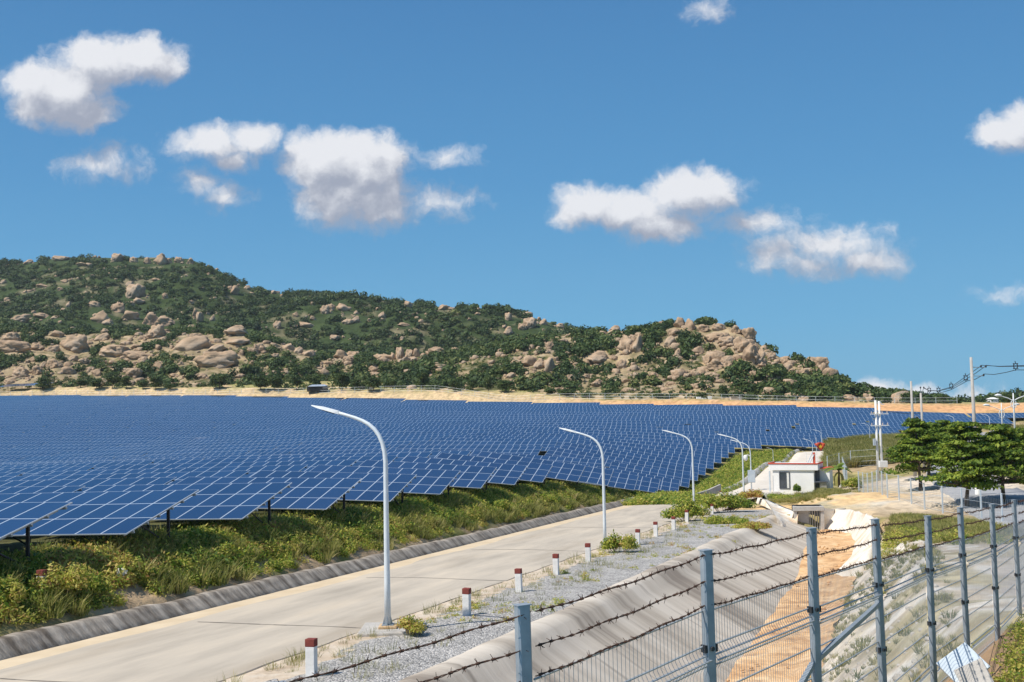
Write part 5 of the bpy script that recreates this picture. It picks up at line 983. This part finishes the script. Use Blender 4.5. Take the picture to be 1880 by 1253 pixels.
for k in range(4):
    an = k*1.7+.5; V = []; d = np.array([math.cos(an), math.sin(an), 0]); sd = np.array([-d[1], d[0], 0]); Fs = []
    for i in range(6): t = i/5; c0 = np.array([0, 0, 1.7])+d*(.55*math.sin(t*2))+np.array([0, 0, -1.5*t*t]); V += [c0+sd*.16, c0-sd*.16]
    for i in range(5): Fs.append((i*2, i*2+1, i*2+3, i*2+2))
    link('dead_leaf', npmesh('dead_leaf', V, Fs, tint=[.6]*12), Mt['dry'], e)
# ------------------------------------------------------------------ ground plants
tv1 = [leaf_template(96, (1.0, 1.0, 1.0), .125, 200+s_, .3, .7, 1.5) for s_ in range(4)]
def grass_template(n, h, spread, seed, w=.018):
    r = np.random.default_rng(seed); a = r.uniform(0, 6.28, n); b = r.random(n)**.5*spread; p = np.stack([np.cos(a)*b, np.sin(a)*b, np.zeros(n)], -1); lean = np.stack([np.cos(a+r.normal(0, .6, n)), np.sin(a), np.zeros(n)], -1)*(h*r.uniform(.1, .7, n))[:, None]; hh = h*r.uniform(.5, 1.1, n)
    sd = np.stack([-np.sin(a*3), np.cos(a*3), np.zeros(n)], -1)*w; mid = p+lean*.35+np.stack([0*a, 0*a, hh*.6], -1); tip = p+lean+np.stack([0*a, 0*a, hh], -1)
    V = np.stack([p-sd, p+sd, mid+sd*.8, mid-sd*.8, mid-sd*.8, mid+sd*.8, tip+sd*.15, tip-sd*.15], 1).reshape(-1, 3); return V, np.arange(n*8).reshape(-1, 4), np.repeat(np.clip(r.normal(.5, .2, n), 0, 1), 8)
tvg = [grass_template(46, 1.0, .45, 300+s_, .03) for s_ in range(3)]
def plants(name, lab, cat, m, X, Y, scl, templ, tc=None, zs=None, lift=.25, zz=None):
    k = len(X); z = ground(X, Y) if zz is None else zz; pos = np.stack([X, Y, z+scl*lift], -1); tc = rng.normal(0, .1, k) if tc is None else tc; pr = []
    sc = scl[:, None]*rng.uniform(.8, 1.25, (k, 3)); sc[:, 2] *= (.8 if zs is None else zs)
    for i, t in enumerate(templ):
        sl_ = slice(i, None, len(templ))
        if len(X[sl_]): pr.append(scatter(t[0], t[1], pos[sl_], sc[sl_], rng.uniform(0, 6.3, len(X[sl_])), t[2], tc[sl_]))
    return stuff(name, lab, cat, m, pr)
# left verge between kerb and panels
n = 13000; Y = 16+(128-16)*rng.random(n)**1.35; rE = np.interp(Y, XR[:, 1], XR[:, 0])+2.6; rE = np.where(Y < 28, -16.5, rE)
Lk = roadL(Y)-1.5; t = rng.random(n); X = Lk+(rE-6.0-Lk)*t
nn = fbm(X*.35, Y*.35, 91); nn2 = fbm(X*1.1, Y*1.1, 92); ok = (nn2+.3*t > .34) & ~((t < .17) & (nn2 < .54)); X, Y, nn, t = X[ok], Y[ok], nn[ok], t[ok]
scl = rng.uniform(.26, .56, len(X))*(1-.3*(t < .15))*(1-.35*(t > .75)); tcl = (nn-.5)*1.0+rng.normal(-.03, .11, len(X))+.33*(rng.random(len(X)) < .05)
plants('weeds', 'tangled green and yellow weeds on the verge between kerb and solar tables', 'weeds', Mt['weed'], X, Y, scl, tv1, tcl, zs=.95)
n = 4200; Y = 22+98*rng.random(n)**1.2; X = roadL(Y)-1.3-rng.random(n)*6; ok = fbm(X*.5, Y*.5, 95) > .44; plants('grass', 'tufts of yellowing grass among the weeds on the left verge', 'grass', Mt['dry'], X[ok], Y[ok], rng.uniform(.35, .8, ok.sum()), tvg, rng.normal(-.14, .15, ok.sum()), lift=0)
# under and behind the table ends: darker growth
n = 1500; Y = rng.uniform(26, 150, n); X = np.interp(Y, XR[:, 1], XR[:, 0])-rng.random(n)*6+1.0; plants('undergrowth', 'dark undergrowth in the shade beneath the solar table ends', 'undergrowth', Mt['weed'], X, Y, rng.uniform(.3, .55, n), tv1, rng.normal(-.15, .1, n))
# right-hand edge bank of the field and grass slopes
n = 5200; Y = rng.uniform(104, 206, n); X0 = np.interp(Y, XR[:, 1], XR[:, 0])+.5; X1 = np.interp(Y, rd2[:, 1], rd2[:, 0])-3.8; t = rng.random(n); X = X0+(X1-X0)*t; ok = X1 > X0+.5; X, Y = X[ok], Y[ok]; plants('weeds', 'green weeds on the bank between the field edge and the pale road', 'weeds', Mt['weed'], X, Y, rng.uniform(.4, .85, len(X)), tv1, rng.normal(-.08, .12, len(X)))
n = 5200; px = rng.uniform(1512, 1660, n); Y = rng.uniform(152, 215, n); X = (px-940)/FPX*Y*1.002; lim = np.interp(Y, XR[:, 1], XR[:, 0]); ok = X > lim; plants('grass', 'tall dry grass slope below the field edge behind the gatehouse', 'grass', Mt['dry'], X[ok], Y[ok], rng.uniform(.9, 1.7, ok.sum()), tvg, rng.normal(-.02, .2, ok.sum()), lift=0)
n = 2600; px = rng.uniform(1800, 1960, n); Y = rng.uniform(95, 240, n); X = (px-940)/FPX*Y; ok = (X > np.interp(Y, rdx[:, 1], rdx[:, 0])+4.2) & (X > np.interp(Y, XR[:, 1], XR[:, 0])); plants('grass', 'dry grass and weeds right of the asphalt road', 'grass', Mt['dry'], X[ok], Y[ok], rng.uniform(.6, 1.3, ok.sum()), tvg, rng.normal(-.02, .2, ok.sum()), lift=0)
# patches right of the channel, around the gatehouse and along the curving fence
def patch(px0, py0, wpx, hpx, Y0, dY, n, smin, smax, m, templ, lab, cat, nm, lift=.25, tcm=0.0):
    p = P(px0, py0, Y0); X = p[0]+rng.normal(0, wpx*Y0/FPX*.42, n); Y = Y0+rng.normal(0, dY*.5, n); ok = (Y > 5) & ((chan_s(X, Y) > 8.8) | (Y > 84) | (chan_s(X, Y) < -.2)) & ((X < roadL(Y)-.9) | (X > roadR(Y)+.3) | (Y > 124))
    return plants(nm, lab, cat, m, X[ok], Y[ok], rng.uniform(smin, smax, ok.sum()), templ, rng.normal(tcm, .13, ok.sum()), lift=lift)
G_ = tvg; W_ = tv1
patch(1660, 965, 70, 0, 60, 12, 700, .2, .45, Mt['dry'], G_, 'grass on the mound right of the channel mouth', 'grass', 'grass', 0, -.05); patch(1650, 975, 60, 0, 58, 10, 260, .2, .45, Mt['weed'], W_, 'low weeds on the mound right of the channel mouth', 'weeds', 'weeds')
patch(1720, 955, 60, 0, 68, 7, 800, .25, .5, Mt['dry'], G_, 'grass along the foot of the curving fence', 'grass', 'grass', 0, -.05); patch(1800, 985, 50, 0, 55, 9, 700, .2, .5, Mt['dry'], G_, 'grass beyond the near fence at the right', 'grass', 'grass', 0, -.05)
patch(1440, 912, 30, 0, 112, 6, 150, .25, .5, Mt['weed'], W_, 'low weeds in front of the gatehouse', 'weeds', 'weeds', .2, -.1); patch(1510, 912, 40, 0, 112, 6, 500, .2, .45, Mt['dry'], G_, 'dry grass in front of the gatehouse annex', 'grass', 'grass', 0, -.02); patch(1465, 925, 40, 0, 100, 5, 420, .2, .45, Mt['dry'], G_, 'dry grass above the culvert', 'grass', 'grass', 0, -.02)
patch(1160, 888, 42, 0, 104, 5, 900, .25, .6, Mt['dry'], G_, 'grass on the mound beside the road dip', 'grass', 'grass', 0, -.05); patch(1140, 895, 45, 0, 100, 6, 420, .25, .5, Mt['weed'], W_, 'weeds on the mound beside the road dip', 'weeds', 'weeds', .2, -.05)
# right bank of the channel seen through the mesh
n = 1100; Y = rng.uniform(18, 62, n); X = crest(Y)+(7.0+4.6*rng.random(n))/math.cos(CH); ok = fbm(X*.5, Y*.5, 97) > .44; plants('grass', 'sparse grass on the channel bank behind the mesh fence', 'grass', Mt['dry'], X[ok], Y[ok], rng.uniform(.12, .32, ok.sum()), G_, rng.normal(-.1, .2, ok.sum()), lift=0)
n = 420; Y = rng.uniform(22, 60, n); X = crest(Y)+(7.0+4.5*rng.random(n))/math.cos(CH); z = ground(X, Y); V, Fq, _ = scatter(rubV, rubF, np.stack([X, Y, z], -1), rng.gamma(3, .02, n)[:, None]*rng.uniform(.7, 1.3, (n, 3)), rng.uniform(0, 6, n)); tag(link('rubble', npmesh('rubble', V, Fq, True), Mt['rocknear']), 'pale broken stones on the channel bank behind the fence', 'rubble', kind='stuff')
n = 110; Y = rng.uniform(36, 83, n); X = crest(Y)+(run(Y)-.1+2.9*rng.random(n))/math.cos(CH); z = np.minimum(-9.35-.006*Y, zr(Y)-1.2)+.22
V, Fq, _ = scatter(rubV, rubF, np.stack([X, Y, z], -1), rng.gamma(2, .03, n)[:, None]*rng.uniform(.6, 1.4, (n, 3))*np.array([1, 1, .6]), rng.uniform(0, 6, n)); tag(link('rubble', npmesh('rubble', V, Fq, True), Mt['sand']), 'clods of orange soil on the channel bed', 'rubble', kind='stuff')
# weeds in the near right corner, in front of the fence
n = 2000; Y = rng.uniform(10.5, 22, n); X = np.interp(Y, FY, fx_)+.5+rng.random(n)**.8*4.0; tvs = [leaf_template(80, (1.0, 1.0, .8), .10, 400+s_, .3, .7, 1.2) for s_ in range(3)]
plants('weeds', 'low creeping weeds on the bank in the near right corner', 'weeds', Mt['weed'], X, Y, rng.uniform(.16, .34, n), tvs, rng.normal(.02, .13, n)); n = 900; Y = rng.uniform(9, 21, n); X = np.interp(Y, FY, fx_)+.6+rng.random(n)*4.0; plants('grass', 'short grass on the bank in the near right corner', 'grass', Mt['dry'], X, Y, rng.uniform(.08, .2, n), G_, rng.normal(-.1, .2, n), lift=0)
# bushes that stand out
def bush(px, py, Y, wpx, hpx, lab, m, seed, leaf=.06, nl=300, red=0.0, road_plane=False):
    p = P(px, py, Y); s_ = Y/FPX; z = p[2] if road_plane else G(p[0], Y); e = empty('bush', (p[0], Y, z), lab, 'bush', 'bushes beside the road'); r = random.Random(seed); w, h = wpx*s_, hpx*s_; pr = []
    sb = MB(); nc = max(5, int(w/h*4)+4)
    for i in range(nc):
        x = (r.random()-.5)*w*.75; y = (r.random()-.5)*min(w, 1.8)*.6; hh = h*(1-(abs(x)/(w*.5))**2*.5)*r.uniform(.6, 1); tv, tf, ti = leaf_template(nl, (w*.16+.1, w*.16+.1, hh*.5), leaf, seed*31+i, .25, .5, 1.3); pr.append((tv+np.array([x, y, hh*.5]), tf, np.clip(ti+r.gauss(red, .1), 0, 1))); sb.tube([(x*.4, y*.4, -.05), (x*.8, y*.8, hh*.4), (x, y, hh*.95)], [.02, .015, .006], 4, cap=False)
    sb.build('stem', Mt['bark'], e); V = np.concatenate([q[0] for q in pr]); off = np.cumsum([0]+[len(q[0]) for q in pr[:-1]]); link('foliage', npmesh('foliage', V, np.concatenate([q[1]+o_ for q, o_ in zip(pr, off)]), tint=np.concatenate([q[2] for q in pr])), m, e)
for i, a in enumerate([(100, 1132, 34.8, 125, 84, 'large yellow green bush at the kerb near the lower left corner', Mt['weed'], .05, 420, .08, False), (12, 1150, 32.8, 60, 80, 'green bush cut by the left edge above the kerb', Mt['weed'], .05, 350, -.02, False), (178, 1126, 36.2, 44, 52, 'small dark green bush right of the large yellow green one', Mt['weed'], .05, 250, -.15, False), (215, 1103, 38.5, 60, 44, 'reddish brown bush on the verge above the kerb', Mt['weed'], .05, 240, .3, False),
    (415, 1050, 44.5, 44, 38, 'round yellow green bush on the verge at left centre', Mt['weed'], .06, 260, .02, False), (140, 1022, 40, 60, 30, 'dark green bush under the nearest table post', Mt['weed'], .06, 260, -.2, False), (920, 955, 77, 40, 28, 'dark green bush overhanging the kerb at centre', Mt['weed'], .07, 260, -.15, False), (1000, 938, 88, 50, 18, 'low green bush spilling over the kerb left of the second lamp', Mt['weed'], .08, 260, -.08, False),
    (1136, 1016, 56.5, 66, 46, 'leafy green bush at the foot of the second lamp', Mt['weed'], .06, 300, -.08, True), (1262, 957, 80, 92, 50, 'big dark bush beyond the bollards at the road edge', Mt['weed'], .08, 420, -.12, True), (1330, 940, 89, 110, 46, 'wide green bush joining the big dark one', Mt['weed'], .09, 380, -.06, True), (1335, 966, 76, 84, 26, 'low bush in front of the wide green one', Mt['weed'], .07, 300, -.1, True), (1380, 918, 100, 44, 26, 'reddish brown bush below the lamps at the dip', Mt['weed'], .08, 260, .35, True), (1380, 974, 72, 74, 20, 'low brownish bush near the channel lip', Mt['weed'], .06, 220, .25, True), (1290, 1000, 64, 120, 12, 'dark creeping bush across the gravel', Mt['weed'], .06, 260, .1, True),
    (752, 1162, 32, 52, 34, 'dry dark bush right of the nearest lamp block', Mt['weed'], .035, 260, .12, True), (1464, 909, 126, 16, 18, 'small round bush against the white gatehouse wall', Mt['weed'], .09, 200, -.2, False), (1568, 908, 112, 40, 26, 'green bush right of the banana plant', Mt['weed'], .09, 260, -.05, False), (1160, 897, 113, 40, 14, 'low green bush on the mound beside the road dip', Mt['weed'], .09, 220, -.1, False), (1112, 1086, 46.5, 26, 6, 'flat bright green clump on the channel lip', Mt['weed'], .04, 160, -.05, True)]): bush(*a[:7], 500+i, a[7], a[8], a[9], a[10])
n = 900; Y = 34+52*rng.random(n); X = roadR(Y)+.9+rng.random(n)*(crest(Y)-roadR(Y)-1.2); ok = (fbm(X*.45, Y*.45, 98) > .60-.0016*(Y-34)); plants('weeds', 'low brown and green weeds creeping over the gravel', 'weeds', Mt['weed'], X[ok], Y[ok], rng.uniform(.10, .26, ok.sum()), tv1, rng.normal(.16, .2, ok.sum()), lift=.1, zz=zr(Y[ok])+.02)
# tufts and dead stalks in the gravel
n = 480; Y = 22+62*rng.random(n)**1.3; X = roadR(Y)+.5+rng.random(n)**1.6*3.6; plants('grass', 'small tufts of grass and dead stalks in the gravel', 'grass', Mt['dry'], X, Y, rng.uniform(.12, .42, n), [grass_template(26, 1.0, .5, 700+s_, .012) for s_ in range(2)], rng.normal(-.1, .25, n), lift=0, zz=zr(Y)+.02)

# ------------------------------------------------------------------ haze: one even body of air round the whole place
hv = bpy.data.materials.new('haze_air'); hv.use_nodes = True; ht = hv.node_tree; ht.nodes.clear()
pv = N(ht, 'ShaderNodeVolumePrincipled'); pv.inputs['Color'].default_value = (.86, .93, 1.0, 1); pv.inputs['Density'].default_value = .00007; pv.inputs['Anisotropy'].default_value = .1
ho = N(ht, 'ShaderNodeOutputMaterial'); ht.links.new(pv.outputs[0], ho.inputs['Volume'])
mb = MB(); mb.box((0, 0, 72), (2760, 2760, 180)); tag(mb.build('haze', hv), 'thin blue haze in the air over the whole valley', 'haze', kind='stuff')
